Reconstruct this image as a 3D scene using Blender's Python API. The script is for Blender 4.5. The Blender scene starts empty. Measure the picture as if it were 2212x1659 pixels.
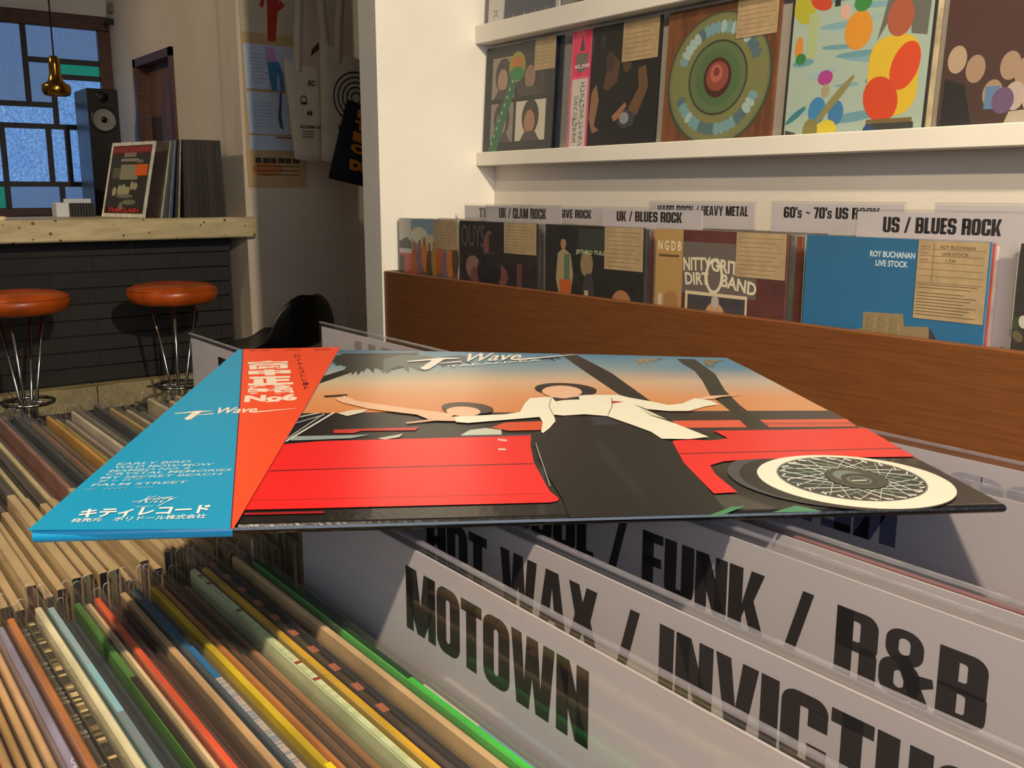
import bpy, math, random
from mathutils import Vector, Matrix
from mathutils.geometry import tessellate_polygon
random.seed(11)
S = bpy.context.scene
COL = bpy.context.collection
PI = math.pi
EYE = 1.05                                    # camera height; "rel" heights below are measured from here

# ---------------------------------------------------------------- camera
cam_d = bpy.data.cameras.new('camera')
cam_d.sensor_width = 36.0
cam_d.lens = 36.0 * 2100.0 / 2212.0
cam_d.clip_start = 0.01
cam = bpy.data.objects.new('camera', cam_d)
COL.objects.link(cam)
cam.location = (0, 0, EYE)
cam.rotation_euler = (PI/2 - math.radians(11.1656), 0, math.radians(53.1196))
S.camera = cam
cam_d.dof.use_dof = False

# ---------------------------------------------------------------- world, lights, exposure
wd = bpy.data.worlds.new('world')
S.world = wd
wd.use_nodes = True
wd.node_tree.nodes['Background'].inputs[0].default_value = (0.35, 0.5, 0.8, 1)
wd.node_tree.nodes['Background'].inputs[1].default_value = 0.3
S.view_settings.view_transform = 'Standard'
S.view_settings.look = 'None'
S.view_settings.exposure = 0.74
S.view_settings.gamma = 1.0
S.view_settings.use_curve_mapping = False

def spot(name, loc, target, power, color, size_deg, blend=0.6, radius=0.05):
    d = bpy.data.lights.new(name, 'SPOT')
    d.energy = power; d.color = color; d.spot_size = math.radians(size_deg); d.spot_blend = blend
    d.shadow_soft_size = radius
    o = bpy.data.objects.new(name, d); COL.objects.link(o)
    o.location = loc
    o.rotation_euler = (Vector(target) - Vector(loc)).to_track_quat('-Z', 'Y').to_euler()
    return o
WARM = (1.0, 0.83, 0.61)
# ceiling spots of the shop, all above the frame
spot('ceiling_spot_shelf', (1.60, 0.50, 2.45), (-1.60, 1.70, 1.10), 290, (1.0, .85, .62), 50, 0.7, 0.05)
spot('ceiling_spot_shelf_b', (0.30, -0.35, 2.50), (-0.9, 1.70, 1.12), 95, WARM, 54, 0.8, 0.05)
spot('ceiling_spot_bin', (0.35, -0.55, 2.50), (-0.22, 0.22, 0.92), 96, WARM, 46, 0.8, 0.04)
spot('ceiling_spot_bar', (-3.0, -0.65, 2.55), (-4.05, 0.38, 0.80), 48, (1.0, 0.80, 0.50), 46, 0.9, 0.05)
def area(name, loc, target, power, color, sx, sy):
    d = bpy.data.lights.new(name, 'AREA')
    d.shape = 'RECTANGLE'; d.size = sx; d.size_y = sy; d.energy = power; d.color = color
    o = bpy.data.objects.new(name, d); COL.objects.link(o)
    o.location = loc
    o.rotation_euler = (Vector(target) - Vector(loc)).to_track_quat('-Z', 'Y').to_euler()
spot('side_wall_fill_spot', (-4.75, -0.55, 2.52), (-4.75, 1.62, 1.62), 30, WARM, 62, 0.9, 0.06)  # unseen extra spot, added to brighten the side wall
# shop front window behind the camera: soft cool daylight
area('shop_front_daylight', (2.3, -0.6, 1.5), (-2, 0.4, 1.0), 30, (0.74, 0.84, 1.0), 2.2, 1.6)

# ---------------------------------------------------------------- materials (all procedural)
def lin(c):
    r = []
    for v in c:
        v /= 255.0
        r.append(v/12.92 if v <= 0.04045 else ((v+0.055)/1.055)**2.4)
    return tuple(r) + (1.0,)
MATS = {}
def base_mat(name):
    m = bpy.data.materials.new(name); m.use_nodes = True
    nt = m.node_tree
    return m, nt, nt.nodes['Principled BSDF']
def mat(name, col, rough=0.6, metal=0.0, spec=0.5, noise=0.0, nscale=8.0, bump=0.0, bscale=60.0, stretch=(1, 1, 1), col2=None, coat=0.0, emit=0.0):
    if name in MATS: return MATS[name]
    m, nt, b = base_mat(name)
    b.inputs['Base Color'].default_value = lin(col)
    b.inputs['Roughness'].default_value = rough
    b.inputs['Metallic'].default_value = metal
    b.inputs['Specular IOR Level'].default_value = spec
    b.inputs['Coat Weight'].default_value = coat
    if emit:
        b.inputs['Emission Color'].default_value = lin(col); b.inputs['Emission Strength'].default_value = emit
    if noise or bump:
        tc = nt.nodes.new('ShaderNodeTexCoord'); mp = nt.nodes.new('ShaderNodeMapping')
        mp.inputs['Scale'].default_value = stretch
        nt.links.new(tc.outputs['Object'], mp.inputs[0])
    if noise:
        n = nt.nodes.new('ShaderNodeTexNoise'); n.inputs['Scale'].default_value = nscale; n.inputs['Detail'].default_value = 6
        nt.links.new(mp.outputs[0], n.inputs['Vector'])
        r = nt.nodes.new('ShaderNodeValToRGB')
        c2 = col2 or tuple(v*(1-noise) for v in col)
        r.color_ramp.elements[0].position = 0.35; r.color_ramp.elements[1].position = 0.65
        r.color_ramp.elements[0].color = lin(c2); r.color_ramp.elements[1].color = lin(col)
        nt.links.new(n.outputs[0], r.inputs[0]); nt.links.new(r.outputs[0], b.inputs['Base Color'])
    if bump:
        n2 = nt.nodes.new('ShaderNodeTexNoise'); n2.inputs['Scale'].default_value = bscale; n2.inputs['Detail'].default_value = 4
        nt.links.new(mp.outputs[0], n2.inputs['Vector'])
        bp = nt.nodes.new('ShaderNodeBump'); bp.inputs['Strength'].default_value = bump; bp.inputs['Distance'].default_value = 0.002
        nt.links.new(n2.outputs[0], bp.inputs['Height']); nt.links.new(bp.outputs[0], b.inputs['Normal'])
    MATS[name] = m
    return m
def ink_mat(name, rough, coat=0.0):
    if name in MATS: return MATS[name]
    m, nt, b = base_mat(name)
    a = nt.nodes.new('ShaderNodeAttribute'); a.attribute_name = 'ink'
    nt.links.new(a.outputs['Color'], b.inputs['Base Color'])
    b.inputs['Roughness'].default_value = rough
    b.inputs['Coat Weight'].default_value = coat; b.inputs['Coat Roughness'].default_value = 0.15
    MATS[name] = m
    return m
def jacket_mat():
    if 'jacket_card' in MATS: return MATS['jacket_card']
    m, nt, b = base_mat('jacket_card')
    oi = nt.nodes.new('ShaderNodeObjectInfo'); tc = nt.nodes.new('ShaderNodeTexCoord')
    mp = nt.nodes.new('ShaderNodeMapping'); mp.inputs['Scale'].default_value = (25, 120, 25)
    ad = nt.nodes.new('ShaderNodeVectorMath'); ad.operation = 'ADD'
    sc = nt.nodes.new('ShaderNodeVectorMath'); sc.operation = 'SCALE'; sc.inputs['Scale'].default_value = 37.0
    cb = nt.nodes.new('ShaderNodeCombineXYZ')
    for i in range(3): nt.links.new(oi.outputs['Random'], cb.inputs[i])
    nt.links.new(cb.outputs[0], sc.inputs[0])
    nt.links.new(tc.outputs['Object'], mp.inputs[0]); nt.links.new(mp.outputs[0], ad.inputs[0]); nt.links.new(sc.outputs[0], ad.inputs[1])
    n = nt.nodes.new('ShaderNodeTexNoise'); n.inputs['Scale'].default_value = 1.0; n.inputs['Detail'].default_value = 5
    nt.links.new(ad.outputs[0], n.inputs['Vector'])
    mr = nt.nodes.new('ShaderNodeMapRange'); mr.inputs[1].default_value = .3; mr.inputs[2].default_value = .7; mr.inputs[3].default_value = .62; mr.inputs[4].default_value = 1.2
    nt.links.new(n.outputs[0], mr.inputs[0])
    mx = nt.nodes.new('ShaderNodeVectorMath'); mx.operation = 'SCALE'
    nt.links.new(oi.outputs['Color'], mx.inputs[0]); nt.links.new(mr.outputs[0], mx.inputs['Scale'])
    nt.links.new(mx.outputs[0], b.inputs['Base Color'])
    b.inputs['Roughness'].default_value = 0.5
    MATS['jacket_card'] = m
    return m
def film_mat(name='clear_film', haze=0.014, tint=(0.9, 0.88, 0.84), bump=0.25, bscale=14, rough=.12, r0=.028):
    if name in MATS: return MATS[name]
    m = bpy.data.materials.new(name); m.use_nodes = True
    nt = m.node_tree; nt.nodes.clear()
    out = nt.nodes.new('ShaderNodeOutputMaterial')
    tr = nt.nodes.new('ShaderNodeBsdfTransparent'); tr.inputs[0].default_value = (0.97, 0.97, 0.96, 1)
    gl = nt.nodes.new('ShaderNodeBsdfGlossy'); gl.inputs['Roughness'].default_value = rough; gl.inputs[0].default_value = (1, 1, 1, 1)
    df = nt.nodes.new('ShaderNodeBsdfDiffuse'); df.inputs[0].default_value = tint + (1,)
    lw = nt.nodes.new('ShaderNodeLayerWeight'); lw.inputs['Blend'].default_value = 0.5
    pw = nt.nodes.new('ShaderNodeMath'); pw.operation = 'POWER'; pw.inputs[1].default_value = 5.0
    fr = nt.nodes.new('ShaderNodeMath'); fr.operation = 'MULTIPLY_ADD'; fr.inputs[1].default_value = 0.55; fr.inputs[2].default_value = r0
    nt.links.new(lw.outputs['Facing'], pw.inputs[0]); nt.links.new(pw.outputs[0], fr.inputs[0])
    tc = nt.nodes.new('ShaderNodeTexCoord'); n = nt.nodes.new('ShaderNodeTexNoise'); n.inputs['Scale'].default_value = bscale; n.inputs['Detail'].default_value = 2
    nt.links.new(tc.outputs['Object'], n.inputs['Vector'])
    bp = nt.nodes.new('ShaderNodeBump'); bp.inputs['Strength'].default_value = bump; bp.inputs['Distance'].default_value = 0.01
    nt.links.new(n.outputs[0], bp.inputs['Height']); nt.links.new(bp.outputs[0], gl.inputs['Normal'])
    m1 = nt.nodes.new('ShaderNodeMixShader'); m1.inputs[0].default_value = haze
    nt.links.new(tr.outputs[0], m1.inputs[1]); nt.links.new(df.outputs[0], m1.inputs[2])
    m2 = nt.nodes.new('ShaderNodeMixShader')
    nt.links.new(fr.outputs[0], m2.inputs[0]); nt.links.new(m1.outputs[0], m2.inputs[1]); nt.links.new(gl.outputs[0], m2.inputs[2])
    nt.links.new(m2.outputs[0], out.inputs[0])
    MATS[name] = m
    return m
def pane_mat(name, col, strength, sparkle):
    m, nt, b = base_mat(name)
    tc = nt.nodes.new('ShaderNodeTexCoord')
    v = nt.nodes.new('ShaderNodeTexVoronoi'); v.inputs['Scale'].default_value = 55
    n = nt.nodes.new('ShaderNodeTexNoise'); n.inputs['Scale'].default_value = 70; n.inputs['Detail'].default_value = 3
    nt.links.new(tc.outputs['Object'], v.inputs['Vector']); nt.links.new(tc.outputs['Object'], n.inputs['Vector'])
    r = nt.nodes.new('ShaderNodeValToRGB')
    r.color_ramp.elements[0].position = .30; r.color_ramp.elements[1].position = .74
    r.color_ramp.elements[0].color = lin(tuple(c*(1-.10*sparkle) for c in col))
    r.color_ramp.elements[1].color = lin(tuple(min(255, c*(1+.22*sparkle)) for c in col))
    nt.links.new(n.outputs[0], r.inputs[0])
    nt.links.new(r.outputs[0], b.inputs['Emission Color'])
    b.inputs['Emission Strength'].default_value = strength
    b.inputs['Base Color'].default_value = lin(tuple(c*.35 for c in col)); b.inputs['Roughness'].default_value = .25
    bp = nt.nodes.new('ShaderNodeBump'); bp.inputs['Strength'].default_value = .5*sparkle; bp.inputs['Distance'].default_value = .004
    nt.links.new(v.outputs['Distance'], bp.inputs['Height']); nt.links.new(bp.outputs[0], b.inputs['Normal'])
    return m

M_WALL = mat('white_plaster', (226, 216, 202), .75, noise=.04, nscale=3, bump=.15, bscale=90)
M_WHITE = mat('white_paint', (240, 232, 218), .55, noise=.03, nscale=4)
M_TAN = mat('cream_plaster', (214, 198, 176), .8, noise=.06, nscale=2, bump=.3, bscale=40)
M_CEIL = mat('ceiling_paint', (225, 215, 198), .9, noise=.03, nscale=2)
M_FLOOR = mat('dark_floor', (58, 44, 34), .5, noise=.4, nscale=6, stretch=(1, 8, 1))
M_WOOD = mat('brown_veneer', (124, 76, 40), .40, noise=.10, nscale=16, stretch=(.8, 6, 18), col2=(112, 66, 33), bump=.08, bscale=120)
M_WOODD = mat('dark_red_wood', (92, 46, 22), .45, noise=.35, nscale=10, stretch=(2, 2, 12))
M_BLACK = mat('black_paint', (18, 17, 18), .4, noise=.1)
M_BINSIDE = mat('bin_plywood', (96, 64, 38), .6, noise=.25, nscale=8, stretch=(1, 1, 8))
M_CARD = mat('white_card', (202, 194, 197), .35, noise=.02, nscale=6, coat=.4)
M_CHROME = mat('chrome', (205, 205, 205), .12, 1.0, noise=.05)
M_KRAFT = mat('kraft_card', (192, 164, 120), .7, noise=.10, nscale=30, bump=.1, bscale=200)
M_STONE = mat('travertine', (206, 190, 146), .45, noise=.35, nscale=7, stretch=(1, 1, 5), col2=(180, 162, 120), bump=.4, bscale=50)
def add_pits(m, col, scale, thr):
    """small dark pits with a shape of their own, scattered through the stone"""
    nt = m.node_tree; b = nt.nodes['Principled BSDF']; src = b.inputs['Base Color'].links[0].from_socket
    tc = nt.nodes.new('ShaderNodeTexCoord'); v = nt.nodes.new('ShaderNodeTexVoronoi'); v.inputs['Scale'].default_value = scale
    n = nt.nodes.new('ShaderNodeTexNoise'); n.inputs['Scale'].default_value = 9
    nt.links.new(tc.outputs['Object'], v.inputs['Vector']); nt.links.new(tc.outputs['Object'], n.inputs['Vector'])
    mm = nt.nodes.new('ShaderNodeMath'); mm.operation = 'MULTIPLY'; nt.links.new(n.outputs[0], mm.inputs[0]); mm.inputs[1].default_value = thr
    lt = nt.nodes.new('ShaderNodeMath'); lt.operation = 'LESS_THAN'; nt.links.new(v.outputs['Distance'], lt.inputs[0]); nt.links.new(mm.outputs[0], lt.inputs[1])
    mx = nt.nodes.new('ShaderNodeMixRGB'); nt.links.new(lt.outputs[0], mx.inputs[0]); nt.links.new(src, mx.inputs[1]); mx.inputs[2].default_value = lin(col)
    nt.links.new(mx.outputs[0], b.inputs['Base Color'])
add_pits(M_STONE, (96, 80, 52), 26, .26)
M_TILE = mat('ribbed_tile', (29, 23, 19), .6, noise=.25, nscale=60, stretch=(1, 6, .6), bump=.9, bscale=60)
M_TILE_LIT = mat('lit_ribbed_tile', (176, 160, 118), .6, noise=.25, nscale=60, stretch=(1, 6, .6), bump=.9, bscale=60)  # same ribbed tile, paler to paint in the light on the foot ledge
M_ORANGE = mat('orange_leather', (196, 84, 22), .32, noise=.18, nscale=12, bump=.15, bscale=120)
M_BRASS = mat('brass', (168, 128, 54), .22, 1.0, noise=.15, nscale=14)
M_CANVAS = mat('cream_canvas', (206, 186, 156), .9, noise=.06, nscale=14, bump=.4, bscale=300)
M_CANVASB = mat('black_canvas', (24, 24, 28), .9, noise=.1, nscale=14, bump=.4, bscale=300)
M_PLASTIC = mat('black_plastic', (16, 15, 16), .35, noise=.05)
M_VINYL = mat('clear_edge', (198, 194, 206), .2, noise=.08, nscale=20)
FILM = film_mat()
SHEET = film_mat('rigid_sheet', .015, (.9, .9, .95), .02, 6, .06, .07)
EDGE = film_mat('sealed_sheet_edge', .20, (.55, .52, .62), .2, 60, .15, .10)
RIM = film_mat('film_mouth_glint', .42, (.86, .84, .80), .1, 40, .12, .12)  # whitened sleeve mouth: the light its edge catches is put into the colour
FILMW = film_mat('crinkled_film', .02, (.9, .88, .84), 1.0, 9)
FILMH = film_mat('hazy_film', .022, (.75, .68, .58), .3, 18)
INK = ink_mat('printed_ink', .45)
INKG = ink_mat('glossy_ink', .30, .12)

# ---------------------------------------------------------------- mesh helpers
ORG = {}
def tag(o, label=None, cat=None, group=None, kind=None):
    if label: o['label'] = label
    if cat: o['category'] = cat
    if group: o['group'] = group
    if kind: o['kind'] = kind
    return o
def thing(name, loc, label, cat, group=None, matrix=None):
    o = bpy.data.objects.new(name, None); COL.objects.link(o)
    o.empty_display_size = .05
    if matrix is not None: o.matrix_world = matrix; ORG[o] = Vector((0, 0, 0))
    else: o.location = loc; ORG[o] = Vector(loc)
    return tag(o, label, cat, group)
def local_thing(name, loc, label, cat, group=None, rot=(0, 0, 0)):
    o = thing(name, loc, label, cat, group); o.rotation_euler = rot; ORG[o] = Vector((0, 0, 0))
    return o
def raw(name, me, parent=None):
    o = bpy.data.objects.new(name, me); COL.objects.link(o)
    if parent is not None: o.parent = parent; ORG[o] = ORG[parent]
    return o
def mesh(name, vs, fs, m, parent=None, smooth=False):
    org = ORG[parent] if parent is not None else None
    vs = [Vector(v) for v in vs]
    if org is None:
        lo = Vector((min(v.x for v in vs), min(v.y for v in vs), min(v.z for v in vs)))
        hi = Vector((max(v.x for v in vs), max(v.y for v in vs), max(v.z for v in vs)))
        org = Vector(((lo.x+hi.x)/2, (lo.y+hi.y)/2, lo.z)); top = True
    else: top = False
    me = bpy.data.meshes.new(name)
    me.from_pydata([tuple(v-org) for v in vs], [], fs)
    if m: me.materials.append(m)
    if smooth:
        for p in me.polygons: p.use_smooth = True
    o = raw(name, me, parent)
    if top: o.location = org; ORG[o] = org
    return o
class MB:
    def __init__(s): s.v = []; s.f = []
    def add(s, vs, fs):
        k = len(s.v); s.v += [Vector(v) for v in vs]; s.f += [tuple(i+k for i in f) for f in fs]; return s
    def box(s, lo, hi, c=0.0):
        x0, y0, z0 = lo; x1, y1, z1 = hi
        if c <= 0:
            return s.add([(x0,y0,z0),(x1,y0,z0),(x1,y1,z0),(x0,y1,z0),(x0,y0,z1),(x1,y0,z1),(x1,y1,z1),(x0,y1,z1)],
                         [(0,3,2,1),(4,5,6,7),(0,1,5,4),(1,2,6,5),(2,3,7,6),(3,0,4,7)])
        vs = []
        for (z, i) in ((z0, c), (z0+c, 0), (z1-c, 0), (z1, c)):
            a, b_, d, e = x0+i, x1-i, y0+i, y1-i
            k = c-i
            if i: vs += [(a,d,z),(b_,d,z),(b_,e,z),(a,e,z)]
            else: vs += [(x0,y0,z),(x1,y0,z),(x1,y1,z),(x0,y1,z)]
        fs = [(3,2,1,0), (12,13,14,15)]
        for r in range(3):
            for q in range(4):
                fs.append((r*4+q, r*4+(q+1)%4, r*4+4+(q+1)%4, r*4+4+q))
        return s.add(vs, fs)
    def tube(s, pts, r, n=10, caps=True):
        pts = [Vector(p) for p in pts]; rs = r if isinstance(r, (list, tuple)) else [r]*len(pts)
        k = len(s.v); up = Vector((0, 0, 1))
        for i, p in enumerate(pts):
            t = (pts[min(i+1, len(pts)-1)] - pts[max(i-1, 0)]).normalized()
            a = t.cross(up) if abs(t.z) < .95 else t.cross(Vector((1, 0, 0)))
            a.normalize(); b_ = t.cross(a)
            for j in range(n):
                an = 2*PI*j/n; s.v.append(p + (a*math.cos(an)+b_*math.sin(an))*rs[i])
        for i in range(len(pts)-1):
            for j in range(n):
                s.f.append((k+i*n+j, k+(i+1)*n+j, k+(i+1)*n+(j+1)%n, k+i*n+(j+1)%n))
        if caps:
            s.f.append(tuple(k+j for j in range(n))); s.f.append(tuple(k+(len(pts)-1)*n+j for j in reversed(range(n))))
        return s
    def lathe(s, prof, c, n=32):
        k = len(s.v)
        for (r, z) in prof:
            for j in range(n):
                a = 2*PI*j/n; s.v.append(Vector((c[0]+r*math.cos(a), c[1]+r*math.sin(a), c[2]+z)))
        for i in range(len(prof)-1):
            for j in range(n):
                s.f.append((k+i*n+j, k+i*n+(j+1)%n, k+(i+1)*n+(j+1)%n, k+(i+1)*n+j))
        return s
    def prism(s, poly, zfun, h):
        """poly: list of 2D points; extruded along a mapping zfun(x,y,t)->3D, t in 0..1"""
        n = len(poly); k = len(s.v)
        for t in (0, 1):
            for p in poly: s.v.append(Vector(zfun(p[0], p[1], t)))
        s.f.append(tuple(k+i for i in reversed(range(n)))); s.f.append(tuple(k+n+i for i in range(n)))
        for i in range(n): s.f.append((k+i, k+(i+1)%n, k+n+(i+1)%n, k+n+i))
        return s
    def build(s, name, m, parent=None, smooth=False): return mesh(name, s.v, s.f, m, parent, smooth)
def box(name, lo, hi, m, parent=None, c=0.0): return MB().box(lo, hi, c).build(name, m, parent)
def struct(o): return tag(o, kind='structure')
def copy_tree(o, parent=None):
    c = o.copy(); COL.objects.link(c); c.parent = parent
    for ch in list(o.children): copy_tree(ch, c)
    return c

# ---------------------------------------------------------------- lettering
def rr(x0, y0, x1, y1, r, n=5):
    """rounded rectangle contour, r = (bl, br, tr, tl)"""
    if not isinstance(r, tuple): r = (r,)*4
    out = []
    for (cx, cy, rad, a0) in ((x0, y0, r[0], PI), (x1, y0, r[1], 1.5*PI), (x1, y1, r[2], 0), (x0, y1, r[3], .5*PI)):
        sx = 1 if cx == x0 else -1; sy = 1 if cy == y0 else -1
        if rad <= 0: out.append((cx, cy)); continue
        for i in range(n+1):
            a = a0 + .5*PI*i/n
            out.append((cx+sx*rad+rad*math.cos(a), cy+sy*rad+rad*math.sin(a)))
    return out
W_, SW = .55, .228
def R(x0, y0, x1, y1): return [[(x0, y0), (x1, y0), (x1, y1), (x0, y1)]]
def glyph(ch):
    """heavy condensed block letters, cap height 1: returns (width, list of contour-lists [outer, hole, ...])"""
    w, s = W_, SW; i = w-s; b = .17; q = .19
    if ch == ' ': return .26, []
    if ch == 'O' or ch == '0': return w, [[rr(0,0,w,1,q), rr(s,b,i,1-b,.05)]]
    if ch == 'D': return w, [[rr(0,0,w,1,(0,q,q,0)), rr(s,b,i,1-b,(0,.05,.05,0))]]
    if ch == 'C' or ch == 'G':
        p = [rr(0,0,s,1,(q,0,0,q)), rr(s-.01,0,w,b,(0,q*.8,0,0)), rr(s-.01,1-b,w,1,(0,0,q*.8,0)), R(i,b-.01,w,.40)[0], R(i,.62,w,1-b+.01)[0]]
        if ch == 'G': p += [R(s+.07,.40,w,.53)[0], R(i,0,w,.5)[0]]
        return w, [[x] for x in p]
    if ch == 'U': return w, [[rr(0,0,s,1,(q,0,0,0))], [rr(i,0,w,1,(0,q,0,0))], R(s-.02,0,i+.02,b)]
    if ch == 'J': return w*.8, [[rr(.0,0,.2,.32,(q,0,0,0))], [rr(w*.8-s,0,w*.8,1,(0,q,0,0))], R(.1,0,w*.8-.1,b)]
    if ch == 'I': return s, [R(0,0,s,1)]
    if ch == 'H': return w, [R(0,0,s,1), R(i,0,w,1), R(0,.43,w,.60)]
    if ch == 'L': return .40, [R(0,0,s,1), R(0,0,.40,b)]
    if ch == 'T': return .46, [R(0,1-b,.46,1), R(.23-s/2,0,.23+s/2,1)]
    if ch == 'E': return .41, [R(0,0,s,1), R(0,0,.41,b), R(0,1-b,.41,1), R(0,.43,.38,.59)]
    if ch == 'F': return .41, [R(0,0,s,1), R(0,1-b,.41,1), R(0,.40,.38,.57)]
    if ch == 'P': return w*.94, [R(0,0,s,1), [rr(0,.36,w*.94,1,(0,.17,.17,0)), rr(s,.52,w*.94-s*.9,1-.15,(0,.04,.04,0))]]
    if ch == 'R': return w, [R(0,0,s,1), [rr(0,.40,w,1,(0,.12,.17,0)), rr(s,.55,i,1-.15,(0,.04,.04,0))], [rr(i,0,w,.50,(0,0,.1,0))]]
    if ch == 'B': return w, [[rr(0,.44,w*.98,1,(0,.06,.17,0)), rr(s,.59,i,1-.15,(0,.04,.04,0))], [rr(0,0,w,.50,(0,.18,.06,0)), rr(s,.15,i,.42,(0,.04,.04,0))]]
    if ch == 'S': return w, [[rr(0,.46,s,1,(.12,0,0,q))], [rr(s-.02,1-b,w,1,(0,0,q,0))], R(i,.68,w,1-b+.01), [[(0,.56),(.16,.40),(w,.42),(w,.46),(w-.14,.60),(0,.62)]],
                            [rr(i,0,w,.52,(0,q,.12,0))], [rr(0,0,i+.02,b,(q,0,0,0))], R(0,b-.01,s,.33)]
    if ch == 'M': return .76, [R(0,0,.19,1), R(.57,0,.76,1), [[(.0,1),(.285,1),(.38,.46),(.475,1),(.76,1),(.76,.62),(.47,0),(.29,0),(0,.62)]]]
    if ch == 'N': return w, [R(0,0,s*.9,1), R(w-s*.9,0,w,1), [[(0,1),(.225,1),(w,0),(w-.225,0)]]]
    if ch == 'W': return .82, [[[(0,1),(.205,1),(.255,.36),(.305,1),(.515,1),(.565,.36),(.615,1),(.82,1),(.715,0),(.475,0),(.41,.46),(.345,0),(.105,0)]]]
    if ch == 'V': return .58, [[[(0,1),(.21,1),(.29,.36),(.37,1),(.58,1),(.42,0),(.16,0)]]]
    if ch == 'A': return .58, [[[(0,0),(.2,0),(.225,.17),(.355,.17),(.38,0),(.58,0),(.42,1),(.16,1)], [(.245,.32),(.335,.32),(.29,.72)]]]
    if ch == 'X': return .58, [[[(0,0),(.21,0),(.29,.28),(.37,0),(.58,0),(.44,.5),(.56,1),(.36,1),(.29,.74),(.22,1),(.02,1),(.14,.5)]]]
    if ch == 'Y': return .56, [[[(0,1),(.2,1),(.28,.66),(.36,1),(.56,1),(.38,.40),(.38,0),(.18,0),(.18,.40)]]]
    if ch == 'K': return .58, [R(0,0,s,1), [[(s,.42),(.36,1),(.57,1),(.41,.52),(.58,0),(.36,0),(.27,.32),(s,.18)]]]
    if ch == '/': return .40, [[[(0,0),(.16,0),(.40,1),(.24,1)]]]
    if ch == '6': return w, [[rr(0,0,s,1,(q,0,0,q))], [rr(s-.01,1-b,w,1,(0,0,q*.8,0))], R(i,.70,w,1-b+.01), [rr(0,0,w,.60,(q,q,q,0)), rr(s,.15,i,.46,.04)]]
    if ch == '7': return .46, [R(0,1-b,.46,1), [[(.10,0),(.30,0),(.46,.83),(.25,.83)]]]
    if ch == '&': return .66, [[rr(.06,.50,.52,1,.2), rr(.22,.64,.36,.88,.07)], [rr(0,0,.50,.56,.2), rr(.19,.15,.31,.40,.06)], [[(.18,.60),(.34,.66),(.62,.04),(.60,0),(.42,0)]], [[(.40,.42),(.64,.46),(.66,.34),(.46,.22)]]]
    if ch == "'": return .16, [R(0,.68,.16,1)]
    if ch == '~': return .46, [[[(0,.42),(.12,.60),(.22,.58),(.34,.50),(.46,.60),(.46,.50),(.34,.36),(.24,.40),(.12,.48)]]]
    if ch == 's':
        w2, g2 = glyph('S')
        return w2*.72, [[[(p[0]*.72, p[1]*.72) for p in c] for c in cl] for cl in g2]
    return .3, [R(0,0,.3,1)]
def block_text(txt, gap=.032):
    """2D triangles of a line of block letters, cap height 1"""
    x = 0.0; vs = []; fs = []
    for ch in txt:
        w, gl = glyph(ch)
        for cont in gl:
            if cont and not isinstance(cont[0], list): cont = [cont]
            loops = [[Vector((p[0], p[1], 0)) for p in c] for c in cont]
            tri = tessellate_polygon(loops); flat = [p for c in cont for p in c]
            k = len(vs); vs += [(x+p[0], p[1]) for p in flat]; fs += [tuple(i+k for i in t) for t in tri]
        x += w + gap
    return vs, fs, x-gap
TXT = {}
def font_text(body, bold=0.0, shear=0.0, space=1.0):
    key = (body, bold, shear, space)
    if key in TXT: return TXT[key]
    c = bpy.data.curves.new('lettering', 'FONT'); c.body = body; c.offset = bold; c.shear = shear; c.resolution_u = 3; c.space_line = space
    o = bpy.data.objects.new('lettering', c); COL.objects.link(o)
    dg = bpy.context.evaluated_depsgraph_get(); e = o.evaluated_get(dg); me = e.to_mesh()
    vs = [(v.co.x, v.co.y) for v in me.vertices]; fs = [tuple(p.vertices) for p in me.polygons]
    e.to_mesh_clear(); bpy.data.objects.remove(o); bpy.data.curves.remove(c)
    x0 = min(v[0] for v in vs); x1 = max(v[0] for v in vs); y0 = min(v[1] for v in vs); y1 = max(v[1] for v in vs)
    vs = [((v[0]-x0)/(x1-x0), (v[1]-y0)/(y1-y0)) for v in vs]
    TXT[key] = (vs, fs)
    return TXT[key]

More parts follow.
